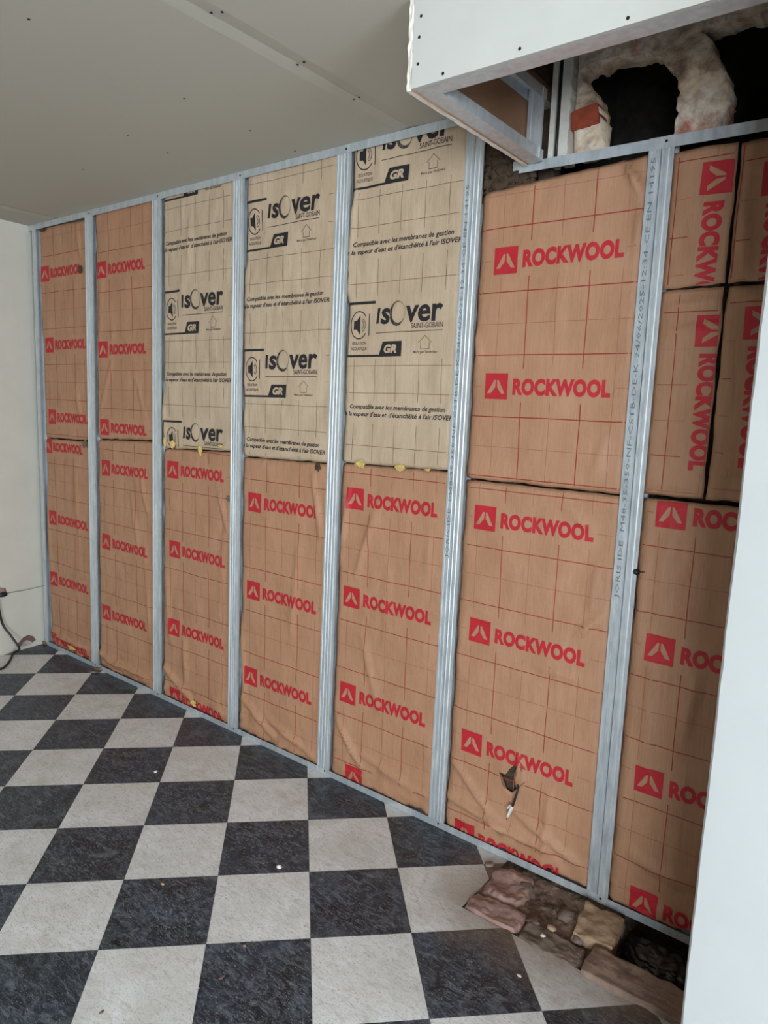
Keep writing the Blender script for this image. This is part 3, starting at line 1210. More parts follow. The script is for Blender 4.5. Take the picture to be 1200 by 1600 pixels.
GRP = 'paper faced insulation panels between the studs'
BAY = ['the bay beside the left wall', 'the second bay from the left wall', 'the third bay from the left wall', 'the fourth bay from the left wall',
       'the fifth bay from the left wall', 'the bay left of the widest stud', 'the bay beside the white partition']
RED = [None] * 7
seamlow = [lin(62, 684, 135, 690), lin(150, 687, 238, 690), lin(255, 701, 360, 706), lin(380, 714, 505, 724), lin(540, 724, 700, 737), lin(735, 750, 940, 772), lin(1015, 779, 1150, 792)]
gridmats = [M['red_line'], M['red_faint']]
lower_folds = {
    0: [(75, 760, 85, 960, 0.004, 0.02), (120, 730, 128, 900, 0.004, 0.015), (80, 985, 138, 1015, 0.010, 0.018)],
    1: [(222, 735, 232, 800, 0.007, 0.012), (205, 760, 218, 850, 0.004, 0.02), (155, 1015, 200, 1050, 0.010, 0.016), (185, 1035, 235, 1060, 0.008, 0.016), (228, 850, 236, 1000, 0.004, 0.015)],
    2: [(345, 775, 358, 830, 0.008, 0.012), (262, 880, 268, 1000, 0.005, 0.014), (352, 830, 345, 960, 0.003, 0.02), (256, 1040, 300, 1090, 0.010, 0.018), (290, 1000, 292, 1060, 0.004, 0.02)],
    3: [(492, 745, 503, 840, 0.008, 0.012), (470, 820, 455, 1000, 0.003, 0.02), (382, 1090, 430, 1150, 0.010, 0.016), (420, 1120, 490, 1180, 0.008, 0.016), (376, 960, 384, 1080, 0.006, 0.014)],
    4: [(588, 800, 558, 900, 0.006, 0.016), (548, 760, 532, 880, 0.006, 0.012), (568, 990, 592, 1110, 0.005, 0.018), (672, 800, 668, 930, 0.003, 0.02), (530, 1125, 568, 1200, 0.011, 0.013), (556, 1170, 660, 1240, 0.006, 0.016), (610, 880, 600, 1020, 0.003, 0.025)],
    5: [(712, 1190, 790, 1300, 0.011, 0.014), (700, 1240, 860, 1330, 0.012, 0.016), (800, 1260, 905, 1350, 0.010, 0.014), (905, 990, 940, 965, 0.007, 0.014), (935, 880, 925, 960, 0.005, 0.014), (840, 1040, 905, 1060, 0.005, 0.016), (812, 1180, 815, 1230, 0.007, 0.010), (860, 1240, 850, 1330, 0.006, 0.014), (880, 790, 930, 830, 0.004, 0.016)],
    6: [(1040, 850, 1035, 960, 0.005, 0.02), (1020, 1050, 1010, 1200, 0.005, 0.02), (1090, 1060, 1060, 1170, 0.006, 0.022), (985, 1330, 1060, 1380, 0.007, 0.02), (1005, 880, 1000, 1000, 0.004, 0.015), (1080, 900, 1070, 1040, 0.004, 0.02)]}
logos_low = [
    [(70, 707), (78, 818), (80, 913), (82, 1006)],
    [(159, 742), (160, 856), (160, 966)],
    [(262, 746), (265, 869), (265, 990), (266, 1096)],
    [(388, 798), (386, 934), (382, 1067)],
    [(542, 794), (536, 946), (531, 1094)],
    [(740, 826), (732, 1000), (720, 1172), (709, 1310)],
    [(1023, 823), (1006, 1031), (990, 1234), (982, 1420)]]
# lower row ------------------------------------------------------------------
LOW = []
tearhole = [(811, 1188), (806, 1205), (804, 1222), (808, 1232), (801, 1238), (793, 1234), (788, 1224), (782, 1214), (780, 1206), (790, 1210), (796, 1202)]
low_lab = ['lower brown panel with small red logos in the bay beside the left wall',
           'lower brown panel with three red logos in the second bay from the left wall',
           'lower brown panel under the leftmost buff panel, third bay from the left wall',
           'lower brown panel in the fourth bay, its top logo cut short',
           'lower brown panel in the fifth bay, red logo scrap showing at the floor track',
           'lower brown panel with a torn hole and a cable hanging from it',
           'lower brown panel beside the white partition, its red logos cut off by it']
for i in range(7):
    P = Panel(low_lab[i], Lf(i), Rf(i + 1) if i < 6 else const(0.0), (lambda x, i=i: 0.020 + 0.018 * noise.noise(Vector((x * 9, i, 0))) + 0.008 * noise.noise(Vector((x * 30, i, 4)))), seamlow[i], M['kraft'], 10 + i, lower_folds[i], 1.0, tearhole if i == 5 else None, True, 0.005, GRP)
    LOW.append(P)
    first = None
    for k, (a, b) in enumerate(logos_low[i]):
        p = rock_logo(P, a, b, [0.0, -0.01, 0.006][k % 3], 0.408 if (i == 3 and k == 0) else None)
        first = first or p
    if i == 4:
        rock_logo(P, 540, 1222, 0.0, 0.095)
    P.grid(first.x + 0.115, first.z + 0.042, mats=gridmats, strong_x=0, strong_z=1)
# upper row ------------------------------------------------------------------
up_lab = ['upper brown panel with ragged top in the bay beside the left wall',
          'upper brown panel with three red logos in the second bay from the left wall',
          'buff panel nearest the left wall, its lowest black logo cut off by the seam',
          'buff panel with two complete black logos, middle one of the three',
          'buff panel under the boxed bulkhead, its topmost black logo cut off by the ceiling track',
          'upper brown panel with two large red logos below the open chimney']
tops = [lin(62, 356, 130, 343), const(H - 0.004), const(H - 0.004), const(H - 0.004), const(H - 0.004), lin(758, 302, 1010, 242)]
up_folds = {
    0: [(122, 350, 128, 400, 0.006, 0.014), (122, 600, 130, 660, 0.007, 0.012), (70, 370, 66, 520, 0.003, 0.02)],
    1: [(178, 560, 160, 640, 0.004, 0.014), (215, 590, 228, 650, 0.004, 0.014), (162, 420, 158, 560, 0.003, 0.02)],
    2: [(258, 610, 262, 690, 0.006, 0.012), (300, 340, 296, 430, 0.003, 0.02)],
    3: [(384, 420, 383, 600, 0.005, 0.012), (470, 300, 478, 350, 0.003, 0.02), (440, 430, 436, 520, 0.002, 0.02)],
    4: [(560, 300, 548, 420, 0.009, 0.012), (548, 420, 545, 470, 0.006, 0.012), (640, 420, 636, 460, 0.002, 0.02), (690, 560, 685, 620, 0.003, 0.02)],
    5: [(985, 265, 1002, 300, 0.011, 0.012), (975, 250, 998, 290, 0.006, 0.010), (880, 400, 872, 530, 0.0025, 0.02), (1003, 330, 996, 380, 0.006, 0.012), (745, 520, 751, 560, 0.006, 0.010), (945, 690, 930, 745, 0.004, 0.02)]}
UPP = []
for i in range(6):
    iso = i in (2, 3, 4)
    seam = seamlow[i]
    zb = (lambda x, s=seam: s(x) + 0.006) if not iso else (lambda x, s=seam: s(x) + 0.004)
    P = Panel(up_lab[i], Lf(i), Rf(i + 1), zb, tops[i], M['kraft_iso'] if iso else M['kraft'], 30 + i, up_folds[i], 1.5 if iso else 0.9, None, False, 0.004, GRP, 0.014 if iso else 0.015)
    UPP.append(P)
for a, b in ((65, 441), (72, 551), (76, 662)):
    p = rock_logo(UPP[0], a, b)
UPP[0].grid(p.x + 0.115, p.z + 0.042, mats=gridmats, strong_z=1)
for a, b in ((152, 436), (155, 559), (157, 679)):
    p = rock_logo(UPP[1], a, b)
UPP[1].grid(p.x + 0.115, p.z + 0.042, mats=gridmats, strong_z=1)
for k, (a, b) in enumerate(((771, 430), (757, 623))):
    p = rock_logo(UPP[5], a, b, 0.004 - 0.01 * k)
UPP[5].grid(p.x + 0.135, p.z + 0.042, mats=gridmats, strong_z=1, wid=(0.0016, 0.0009))
ib = [M['line_iso'], M['line_iso']]
for (P, x, zs, cs) in ((UPP[2], -2.978, (2.455, 1.850, 1.243), (2.232, 1.632)), (UPP[3], -2.404, (2.176, 1.570), (1.945, 1.352)), (UPP[4], -1.814, (2.335, 1.732), (2.106, 1.512))):
    for k, z in enumerate(zs):
        iso_logo(P, x, z, 0.006 if k else 0.0)
    for z in cs:
        compat(P, x, z)
    P.grid(x + 0.035, zs[0] - 0.035, mats=ib, wid=(0.0009, 0.0009))
# yellow tufts and scraps at the seams
UPP[2].tuft(270, 694, 0.016, 0.016, 1)
UPP[2].tuft(313, 703, 0.010, 0.024, 2)
UPP[2].tuft(345, 697, 0.014, 0.006, 3)
UPP[2].tuft(258, 690, 0.010, 0.020, 4)
UPP[4].tuft(563, 725, 0.024, 0.013, 5)
UPP[4].tuft(625, 731, 0.020, 0.010, 6)
UPP[4].tuft(668, 734, 0.012, 0.004, 12)
UPP[3].tuft(497, 729, 0.014, 0.016, 7, 'wool')
UPP[0].tuft(133, 694, 0.022, 0.018, 8, 'wood')
UPP[0].tuft(66, 357, 0.030, 0.016, 9, 'wool')
UPP[0].tuft(126, 421, 0.014, 0.020, 10, 'wool')
LOW[0].tuft(112, 1012, 0.030, 0.010, 13)
LOW[2].tuft(303, 1098, 0.018, 0.014, 14)
LOW[2].tuft(357, 780, 0.010, 0.012, 15, 'wood')

# last bay: four pieces of panel laid sideways
cr = lambda z: -0.4895     # the upright crack between the pieces
zrow = lin(1045, 452, 1180, 441)
piece = [('top sideways brown scrap panel beside the widest stud, red lettering cut off below', Lf(6), lambda z: cr(z) - 0.004, lambda x: zrow(x) + 0.002, lambda x: 2.270),
         ('top brown scrap panel right of the upright crack, partly hidden by the white partition', lambda z: cr(z) + 0.003, lambda z: 0.0, lambda x: zrow(x) + 0.004, lambda x: 2.268),
         ('middle sideways brown scrap panel with a complete upright red logo', Lf(6), lambda z: cr(z) - 0.003, lambda x: seamlow[6](x) + 0.012, lambda x: zrow(x) - 0.004),
         ('middle brown scrap panel right of the upright crack, behind the white partition edge', lambda z: cr(z) + 0.005, lambda z: 0.0, lambda x: seamlow[6](x) + 0.012, lambda x: zrow(x) - 0.006)]
pf = [[(1075, 250, 1085, 430, 0.003, 0.02)], [(1160, 300, 1163, 430, 0.004, 0.02)], [(1050, 520, 1120, 505, 0.004, 0.012), (1050, 480, 1125, 470, 0.005, 0.014), (1060, 600, 1110, 595, 0.002, 0.02), (1010, 765, 1095, 775, 0.006, 0.012)], [(1160, 470, 1190, 460, 0.006, 0.02)]]
PC = []
for k in range(4):
    PC.append(Panel(piece[k][0], piece[k][1], piece[k][2], piece[k][3], piece[k][4], M['kraft'], 50 + k, pf[k], 1.0, None, False, 0.005, GRP, 0.018 if k in (0, 2) else 0.024, 0.003))
R90 = -math.pi / 2
p = onY(1099, 254, 0.018)
PC[0].put(ROCK, 'logo_print', p.x, p.z, R90 - 0.03, [M['red'], M['kraft']])
p = onY(1090, 493, 0.018)
PC[2].put(ROCK, 'logo_print', p.x, p.z, R90 + 0.0, [M['red'], M['kraft']])
p = onY(1186, 330, 0.024)
PC[1].put(ROCK, 'logo_print', p.x, p.z + 0.12, R90, [M['red'], M['kraft']])
p = onY(1165, 480, 0.024)
PC[3].put(ROCK, 'logo_print', p.x, p.z, R90 + 0.02, [M['red'], M['kraft']])
for k in range(4):
    b = PC[k].blocks[0]
    PC[k].grid(b[0] - 0.045, b[3] - 0.195, mats=gridmats, strong_x=0, strong_z=0)

# torn flaps and the cable hanging out of the hole
def flap(name, pts, out, parent, mt):
    bm = bmesh.new()
    P3 = [onY(a, b, 0.016 - o_) for (a, b), o_ in zip(pts, out)]
    bm.faces.new([bm.verts.new(p) for p in P3])
    bmesh.ops.solidify(bm, geom=bm.faces[:], thickness=0.0008)
    bmesh.ops.recalc_face_normals(bm, faces=bm.faces[:])
    obj(name, bm, mt, parent)


flap('torn_flap', [(811, 1188), (817, 1202), (815, 1225), (808, 1231), (805, 1215)], [0.004, 0.012, 0.014, 0.004, 0.008], LOW[5].root, M['kraft'])
flap('torn_flap', [(780, 1205), (784, 1212), (792, 1232), (801, 1240), (794, 1243), (785, 1228)], [0.008, 0.004, 0.004, 0.004, 0.016, 0.014], LOW[5].root, M['kraft'])
flap('torn_flap', [(806, 1226), (818, 1225), (822, 1222), (816, 1231), (808, 1233)], [0.004, 0.010, 0.012, 0.008, 0.005], LOW[5].root, M['kraft'])
t = thing('electric_cable', 'black electric cable end with white connector hanging from the torn hole', 'cable', onY(805, 1225, 0.03))
o0 = t.location.copy()
pts = spline([onY(800, 1212, 0.075), onY(806, 1220, 0.035), onY(810, 1229, 0.004), onY(806, 1245, -0.008), onY(800, 1262, -0.012)])
obj('cable_sheath', tube([q - o0 for q in pts], 0.0036), M['rubber'], t, True)
a, b = onY(800.5, 1260, -0.012), onY(792.5, 1277, -0.014)
c1 = obj('connector', tube([a - o0, a.lerp(b, .12) - o0, a.lerp(b, .88) - o0, b - o0], [0.0058, 0.0066, 0.0054, 0.003]), M['plastic_white'], t, True)
bm = tube([onY(797, 1258, -0.014) - o0, onY(793, 1263, -0.016) - o0], 0.0028, 6)
obj('lever', bm, M['plastic_white'], c1)
obj('wire_tip', tube([b - o0, onY(791.5, 1281, -0.014) - o0], 0.0014, 6), M['dark'], t)
# black cable stub beside the widest stud
t = thing('cable_stub', 'small black cable end poking out beside the widest stud', 'cable', onY(994, 893, 0.02))
o0 = t.location.copy()
obj('stub', tube([q - o0 for q in (onY(990, 893, 0.05), onY(993, 893, 0.012), onY(996, 894, -0.004))], [0.010, 0.011, 0.009]), M['rubber'], t, True)
obj('wire', tube([q - o0 for q in (onY(996, 894, 0.004), onY(1008, 894, 0.006))], 0.0012, 5), M['dark'], t)

# loose dark wool stuffed above the sixth panel
bm = bmesh.new()
ng = 44
gx, gz = [-1.256 + k * 0.174 / ng for k in range(ng + 1)], [2.225 + k * 0.270 / ng for k in range(ng + 1)]
rows = [[bm.verts.new((x, 0.062 - 0.010 * noise.noise(Vector((x * 30, z * 30, 2))) - 0.009 * noise.noise(Vector((x * 90, z * 90, 5))), z)) for x in gx] for z in gz]
for j in range(ng):
    for i in range(ng):
        bm.faces.new((rows[j][i], rows[j][i + 1], rows[j + 1][i + 1], rows[j + 1][i]))
o = obj('loose_wool', bm, M['wool'], None, True)
o.modifiers.new('thickness', 'SOLIDIFY').thickness = -0.03
tag(o, 'dark loose mineral wool stuffed above the panel next to the bulkhead', 'insulation')

# ------------------------------------------------------------------ boxed bulkhead round the chimney
BZ = 2.300
t = thing('bulkhead', 'white plasterboard bulkhead box on steel track hanging at the ceiling', 'bulkhead', (BX0, BY, BZ))
B0 = t.location.copy()


def rough_board(x0, x1, y0, y1, z0, z1, n=40):
    bm = bmesh.new()
    box(bm, x0 - B0.x, x1 - B0.x, y0 - B0.y, y1 - B0.y, z0 - B0.z, z1 - B0.z)
    return bm


bm = rough_board(BX0, XR - 0.002, BY - 0.0125, BY, BZ, H - 0.0005)
bm.faces.ensure_lookup_table()
for f in bm.faces:
    if f.normal.y > 0.5:
        f.material_index = 1
bm.normal_update()
for f in bm.faces:
    f.material_index = 1 if f.normal.y > 0.5 else 0
fascia = obj('front_board', bm, [M['board'], M['board_back']], t)
bm = bmesh.new()
# side board: its rough sawn end shows at the front corner
ny, nz = 30, 40
def sb(x, y, z):
    jf = 0.0035 * noise.noise(Vector((y * 3, z * 60, 1))) + 0.002 * noise.noise(Vector((x * 200, z * 150, 4)))
    return jf
for zz in range(nz):
    pass
g = {}
xsb = (BX0 - 0.0135, BX0 - 0.009, BX0 - 0.0045, BX0)
ysb = [BY - 0.0125] + [BY + (0.60) * k / ny for k in range(ny + 1)]
zsb = [BZ - 0.004 + (H - 0.0005 - BZ + 0.004) * k / nz for k in range(nz + 1)]
for i, x in enumerate(xsb):
    for j, y in enumerate(ysb):
        for k, z in enumerate(zsb):
            if i in (0, 3) or j in (0, len(ysb) - 1) or k in (0, nz):
                dx = dy = dz = 0.0
                if j == 0:
                    dy = 0.003 * noise.noise(Vector((x * 120, z * 55, 1.5)))
                    if i == 0:
                        dx = 0.0025 * noise.noise(Vector((z * 60, 7, 1)))
                if k == 0:
                    dz = 0.002 * noise.noise(Vector((x * 100, y * 40, 3.5)))
                g[i, j, k] = bm.verts.new((x + dx - B0.x, y + dy - B0.y, z + dz - B0.z))
J = len(ysb) - 1
for i in range(3):
    for k in range(nz):
        for j in (0, J):
            bm.faces.new((g[i, j, k], g[i + 1, j, k], g[i + 1, j, k + 1], g[i, j, k + 1]))
    for j in range(J):
        for k in (0, nz):
            bm.faces.new((g[i, j, k], g[i + 1, j, k], g[i + 1, j + 1, k], g[i, j + 1, k]))
for j in range(J):
    for k in range(nz):
        for i in (0, 3):
            f = bm.faces.new((g[i, j, k], g[i, j + 1, k], g[i, j + 1, k + 1], g[i, j, k + 1]))
            f.material_index = 1 if i == 3 else 0
bmesh.ops.recalc_face_normals(bm, faces=bm.faces[:])
obj('side_board', bm, [M['plaster_white'], M['board_back']], t)


def prof(name, pts, l0, l1, axis, at, th=0.0009):
    """open U section swept along an axis, pts in (across, up)"""
    bm = bmesh.new()
    if axis == 'x':
        fn = lambda u, v, l: Vector((l - B0.x, at[0] + u - B0.y, at[1] + v - B0.z))
    elif axis == 'y':
        fn = lambda u, v, l: Vector((at[0] + u - B0.x, l - B0.y, at[1] + v - B0.z))
    else:
        fn = lambda u, v, l: Vector((at[0] + u - B0.x, at[1] + v - B0.y, l - B0.z))
    extrude_section(bm, ribbon(pts, th), l0, l1, fn)
    return obj(name, bm, M['steel'], t)


U = [(0, 0.030), (0, 0), (0.048, 0), (0.048, 0.030)]
D = [(0, -0.030), (0, 0), (0.048, 0), (0.048, -0.030)]
prof('front_track', U, BX0 + 0.001, XR - 0.002, 'x', (BY + 0.001, BZ), 0.0009)
prof('side_track', U, BY + 0.050, -0.022, 'y', (BX0 + 0.001, BZ), 0.0009)
prof('side_top_track', D, BY + 0.050, -0.022, 'y', (BX0 + 0.001, H - 0.001), -0.0009)
CS = [(0.006, 0.048), (0, 0.048), (0, 0.034), (0.002, 0.030), (0, 0.026), (0, 0.0), (0.010, 0), (0.012, 0.0016), (0.017, 0.0016), (0.019, 0), (0.046, 0), (0.046, 0.008)]
prof('upright', [(0.002 + a, b) for a, b in CS][::-1], BZ + 0.001, H - 0.002, 'z', (BX0 + 0.004, -0.052), 0.0009)
for px, py in ((658, 25), (653, 100), (655, 58), (692, 115), (812, 76), (981, 28)):
    p = onY(px, py, BY - 0.0128)
    screw(t, p - B0, (math.radians(90), 0, 0))
for k in range(3):
    p = Vector((-0.40 + 0.3 * k, BY - 0.0128, BZ + 0.024))
    screw(t, p - B0, (math.radians(90), 0, 0))

# plaster strips at the reveal between the bulkhead and the chimney breast
for nm, x0, x1, lab, amp in (('plasterboard_strip', -1.052, -1.035, 'narrow white plasterboard strip in the bulkhead, left of the dark gap', 0.001),
                             ('plaster_reveal', -1.019, -0.988, 'ragged white plaster edge beside the red brick in the chimney', 0.006)):
    bm = bmesh.new()
    n = 30
    L = []
    for k in range(n + 1):
        z = 2.314 + 0.38 * k / n
        j = amp * noise.noise(Vector((z * 40, x0 * 9, 1)))
        L.append([bm.verts.new(p) for p in ((x0, 0.052, z), (x1 + j, 0.052, z), (x1 + j, 0.118, z), (x0, 0.118, z))])
    for k in range(n):
        for i in range(4):
            bm.faces.new((L[k][i], L[k][(i + 1) % 4], L[k + 1][(i + 1) % 4], L[k + 1][i]))
    bm.faces.new(L[0])
    bm.faces.new(L[-1])
    bmesh.ops.recalc_face_normals(bm, faces=bm.faces[:])
    tag(obj(nm, bm, M['plaster_white']), lab, 'plaster')
tag(obj('conduit', tube([(-1.0275, 0.060, 2.314 + 0.075 * k) for k in range(6)], 0.0062, 8), M['rubber'], None, True), 'thin black conduit rising in the gap beside the ragged plaster edge', 'conduit')

# ------------------------------------------------------------------ open chimney
CY = 0.062
h1 = [onY(a, b, CY) for a, b in ((935, 300), (938, 232), (941, 190), (938, 165), (926, 140), (914, 124), (906, 112), (928, 103), (950, 95), (975, 90), (1008, 80), (1030, 86), (1036, 100), (1050, 108), (1058, 130), (1060, 140), (1056, 175), (1052, 215), (1045, 300))]
h2 = [onY(a, b, CY) for a, b in ((1125, 300), (1128, 197), (1132, 180), (1140, 160), (1142, 140), (1136, 112), (1126, 95), (1118, 70), (1098, 46), (1130, 36), (1150, 25), (1187, 20), (1210, 12), (1420, -40), (1420, 300))]


def inpoly(x, z, poly):
    r = False
    n = len(poly)
    for k in range(n):
        a, b = poly[k], poly[(k + 1) % n]
        if (a.z > z) != (b.z > z) and x < (b.x - a.x) * (z - a.z) / (b.z - a.z) + a.x:
            r = not r
    return r


bm = bmesh.new()
st_ = 0.0075
NX, NZ = int((0.75 + 1.0) / st_), int(0.58 / st_)
V = {}


def cv(i, j):
    if (i, j) not in V:
        x, z = -0.978 + i * st_, 2.326 + j * st_
        y = CY + 0.012 * noise.noise(Vector((x * 7, z * 7, 3))) + 0.005 * noise.noise(Vector((x * 25, z * 25, 8))) + 0.005 * noise.noise(Vector((x * 60, z * 60, 5))) + 0.003 * noise.noise(Vector((x * 130, z * 130, 1)))
        V[i, j] = bm.verts.new((x, y, z))
    return V[i, j]


for i in range(NX):
    for j in range(NZ):
        x, z = -0.978 + (i + .5) * st_, 2.326 + (j + .5) * st_
        jx = x + 0.006 * noise.noise(Vector((x * 40, z * 40, 1)))
        jz = z + 0.006 * noise.noise(Vector((x * 40, z * 40, 6)))
        if inpoly(jx, jz, h1) or inpoly(jx, jz, h2):
            continue
        bm.faces.new((cv(i, j), cv(i + 1, j), cv(i + 1, j + 1), cv(i, j + 1)))
for _ in range(2):
    bmesh.ops.smooth_vert(bm, verts=[v for v in bm.verts if v.is_boundary], factor=0.5, use_axis_x=True, use_axis_y=False, use_axis_z=True)
ex = bmesh.ops.extrude_edge_only(bm, edges=[e for e in bm.edges if e.is_boundary])        # broken thickness of the masonry
for v in [g_ for g_ in ex['geom'] if isinstance(g_, bmesh.types.BMVert)]:
    v.co.y = CY + 0.085 + 0.02 * noise.noise(v.co * 30)
    v.co.x += 0.006 * noise.noise(v.co * 45 + Vector((3, 0, 0)))
bmesh.ops.recalc_face_normals(bm, faces=bm.faces[:])
t = thing('chimney_breast', 'old plastered chimney breast with two broken holes above the low rail', 'chimney', (-0.9, CY, 2.27))
C0 = t.location.copy()
for v in bm.verts:
    v.co -= C0
o = obj('masonry', bm, M['masonry'], t, True)
a, b, c, d = onY(895, 177, CY), onY(935, 161, CY), onY(939, 193, CY), onY(894, 206, CY)
bm = bmesh.new()
fr_ = [bm.verts.new(Vector((q.x, CY - 0.014, q.z)) - C0) for q in (a, b, c, d)]
bk_ = [bm.verts.new(Vector((q.x, CY + 0.06, q.z)) - C0) for q in (a, b, c, d)]
bm.faces.new(fr_)
bm.faces.new(bk_[::-1])
for i in range(4):
    bm.faces.new((fr_[i], bk_[i], bk_[(i + 1) % 4], fr_[(i + 1) % 4]))
bmesh.ops.recalc_face_normals(bm, faces=bm.faces[:])
bmesh.ops.bevel(bm, geom=bm.edges[:], offset=0.003, segments=2, affect='EDGES')
obj('brick', bm, M['brick'], t)
# sooty flue behind; unseen void walls above the bulkhead added to stop light leaks
for nm, b, mt in (('wall_flue_back', (-1.2, XR + 0.2, 0.60, 0.66, 2.0, 3.2), 'soot'), ('wall_flue_side', (-1.2, -1.06, 0.17, 0.60, 2.2, 3.2), 'soot'),
                  ('wall_flue_ledge', (-1.06, XR, 0.34, 0.60, 2.2, 2.26), 'soot'), ('ceiling_flue', (-1.2, XR + 0.2, -0.70, 0.60, 2.92, 2.98), 'soot'),
                  ('light_block_front', (BX0 - 0.013, XR, BY - 0.012, BY + 0.03, H + 0.062, 2.92), 'earth'),
                  ('light_block_side', (BX0 - 0.06, BX0, BY + 0.03, 0.17, H + 0.062, 2.92), 'earth'), ('wall_flue_end', (XR, XR + 0.2, 0.12, 0.60, 2.26, 3.2), 'soot')):
    struct(obj(nm, mbox(*b), M[mt]))

# ------------------------------------------------------------------ broken floor strip
def fbm(x, y, sd, f=14, n=4, g=0.55):
    a, t_ = 1.0, 0.0
    for _ in range(n):
        t_ += a * noise.noise(Vector((x * f, y * f, sd)))
        a *= g
        f *= 2.1
    return t_


bm = bmesh.new()
nx, ny = 240, 60
XE = 0.45
rows = []
for j in range(ny + 1):
    y = PIT[2] + (0.11 - PIT[2]) * j / ny
    row = []
    for i in range(nx + 1):
        x = PIT[0] + (XE - PIT[0]) * i / nx
        z = -0.012 + 0.013 * fbm(x, y, 2.0) + 0.006 * abs(fbm(x, y, 7.0, 45, 3))
        if x > -0.60:
            z -= 0.15 * min(1, (x + 0.60) / 0.05)
        z = min(z, 0.0 if y > -0.03 else 0.012)
        row.append(bm.verts.new((x, y, z)))
    rows.append(row)
for j in range(ny):
    for i in range(nx):
        bm.faces.new((rows[j][i], rows[j][i + 1], rows[j + 1][i + 1], rows[j + 1][i]))
o = obj('loose_earth', bm, M['rubble'], None, True)
o['kind'] = 'stuff'
tag(o, 'dark brown loose earth and rubble in the broken strip of floor along the wall', 'earth')


def block(name, label, x0, x1, y0, y1, z0, z1, seed, mt, rough=0.006, rz=0.0, cat='stone', group='rubble in the broken floor strip', rnd=0.25):
    """broken stone: a rounded box roughened over several scales"""
    cx, cy, cz = (x0 + x1) / 2, (y0 + y1) / 2, (z0 + z1) / 2
    sx_, sy_, sz_ = (x1 - x0) / 2, (y1 - y0) / 2, (z1 - z0) / 2
    bm = bmesh.new()
    bmesh.ops.create_cube(bm, size=2)
    bmesh.ops.subdivide_edges(bm, edges=bm.edges[:], cuts=22, use_grid_fill=True)
    for v in bm.verts:
        p = v.co.copy()
        q = p.normalized() * 1.15
        p = p.lerp(q, rnd)
        d = Vector((p.x * sx_, p.y * sy_, p.z * sz_))
        nrm = Vector((p.x / sx_, p.y / sy_, p.z / sz_)).normalized()
        w = d * 22 + Vector((seed * 5.3, seed, 0))
        k = noise.noise(w) + 0.5 * noise.noise(w * 2.3) + 0.3 * noise.noise(w * 5.1)
        d += nrm * rough * k * 1.3
        d.x += 0.5 * rough * noise.noise(w * 0.4 + Vector((9, 0, 0)))
        d.y += 1.5 * rough * noise.noise(Vector((d.x * 16, seed, 3)))
        c, s_ = math.cos(rz), math.sin(rz)
        v.co = Vector((d.x * c - d.y * s_, d.x * s_ + d.y * c, d.z))
    o = obj(name, bm, M[mt], None, True)
    o.location = (cx, cy, cz)
    return tag(o, label, cat, group)


block('mortar_slab', 'flat pink mortar patch at the left end of the broken floor', -1.000, -0.865, -0.200, -0.035, -0.03, 0.010, 3, 'mortar_pink', 0.010, 0.1, 'mortar', rnd=0.45)
block('mortar_slab', 'pinkish mortar ledge along the tile edge, below the flat pink patch', -1.000, -0.815, -0.300, -0.212, -0.03, 0.009, 4, 'mortar_pink', 0.007, 0.03, 'mortar', rnd=0.3)
block('mortar_slab', 'grey brown mortar ledge along the tile edge, between pink mortar and long slab', -0.810, -0.615, -0.308, -0.222, -0.03, 0.006, 5, 'mortar_grey', 0.007, 0.0, 'mortar', rnd=0.3)
block('rubble_stone', 'tan square stone below the foot of the widest stud', -0.688, -0.566, -0.196, -0.040, -0.05, 0.020, 7, 'stone_tan', 0.007, 0.10, rnd=0.12)
block('stone_slab', 'long pinkish stone slab at the tile edge, running behind the white partition', -0.612, 0.10, -0.318, -0.205, -0.07, 0.018, 8, 'stone_pale', 0.006, 0.0, rnd=0.08)


def stone(name, label, px, py, sx_, sy_, sz_, seed, mt, rz=0.0, z=0.0, rough=0.22, boxy=0.55, sub=3, cat='stone', group='rubble in the broken floor strip'):
    p = onZ(px, py, z)
    o = obj(name, lump(0, 0, 0, sx_, sy_, sz_, seed, rough, sub, rz, boxy), M[mt], None, True)
    o.location = (p.x, p.y, z - sz_ * 0.3)
    return tag(o, label, cat, group)


stone('rubble_stone', 'small yellowish stone chip lying on the grey rubble', 862, 1449, 0.014, 0.009, 0.008, 9, 'stone_tan', 0.2, 0.012, 0.3, 0.5, 2)
stone('rubble_stone', 'small pale pebble lying in front of the yellowish chip', 849, 1462, 0.010, 0.006, 0.006, 10, 'plaster_white', -0.2, 0.010, 0.3, 0.2, 2)
for k, (a, b, s_, mt, lab) in enumerate(((820, 1385, 0.020, 'mortar_grey', 'grey rubble lump beside the floor track, right of the pink mortar'),
                                        (885, 1428, 0.020, 'mortar_grey', 'grey rubble lump left of the tan square stone'),
                                        (905, 1465, 0.018, 'mortar_grey', 'grey rubble lump in front of the tan square stone'),
                                        (835, 1440, 0.017, 'rubble', 'dark brown clod in the middle of the rubble'),
                                        (765, 1350, 0.012, 'stone_pale', 'small pale mortar chip at the floor track, left end of the broken floor'))):
    stone('rubble_stone', lab, a, b, s_ * 1.3, s_, s_ * 0.6, 20 + k, mt, k, 0.004, 0.4, 0.3, 3)
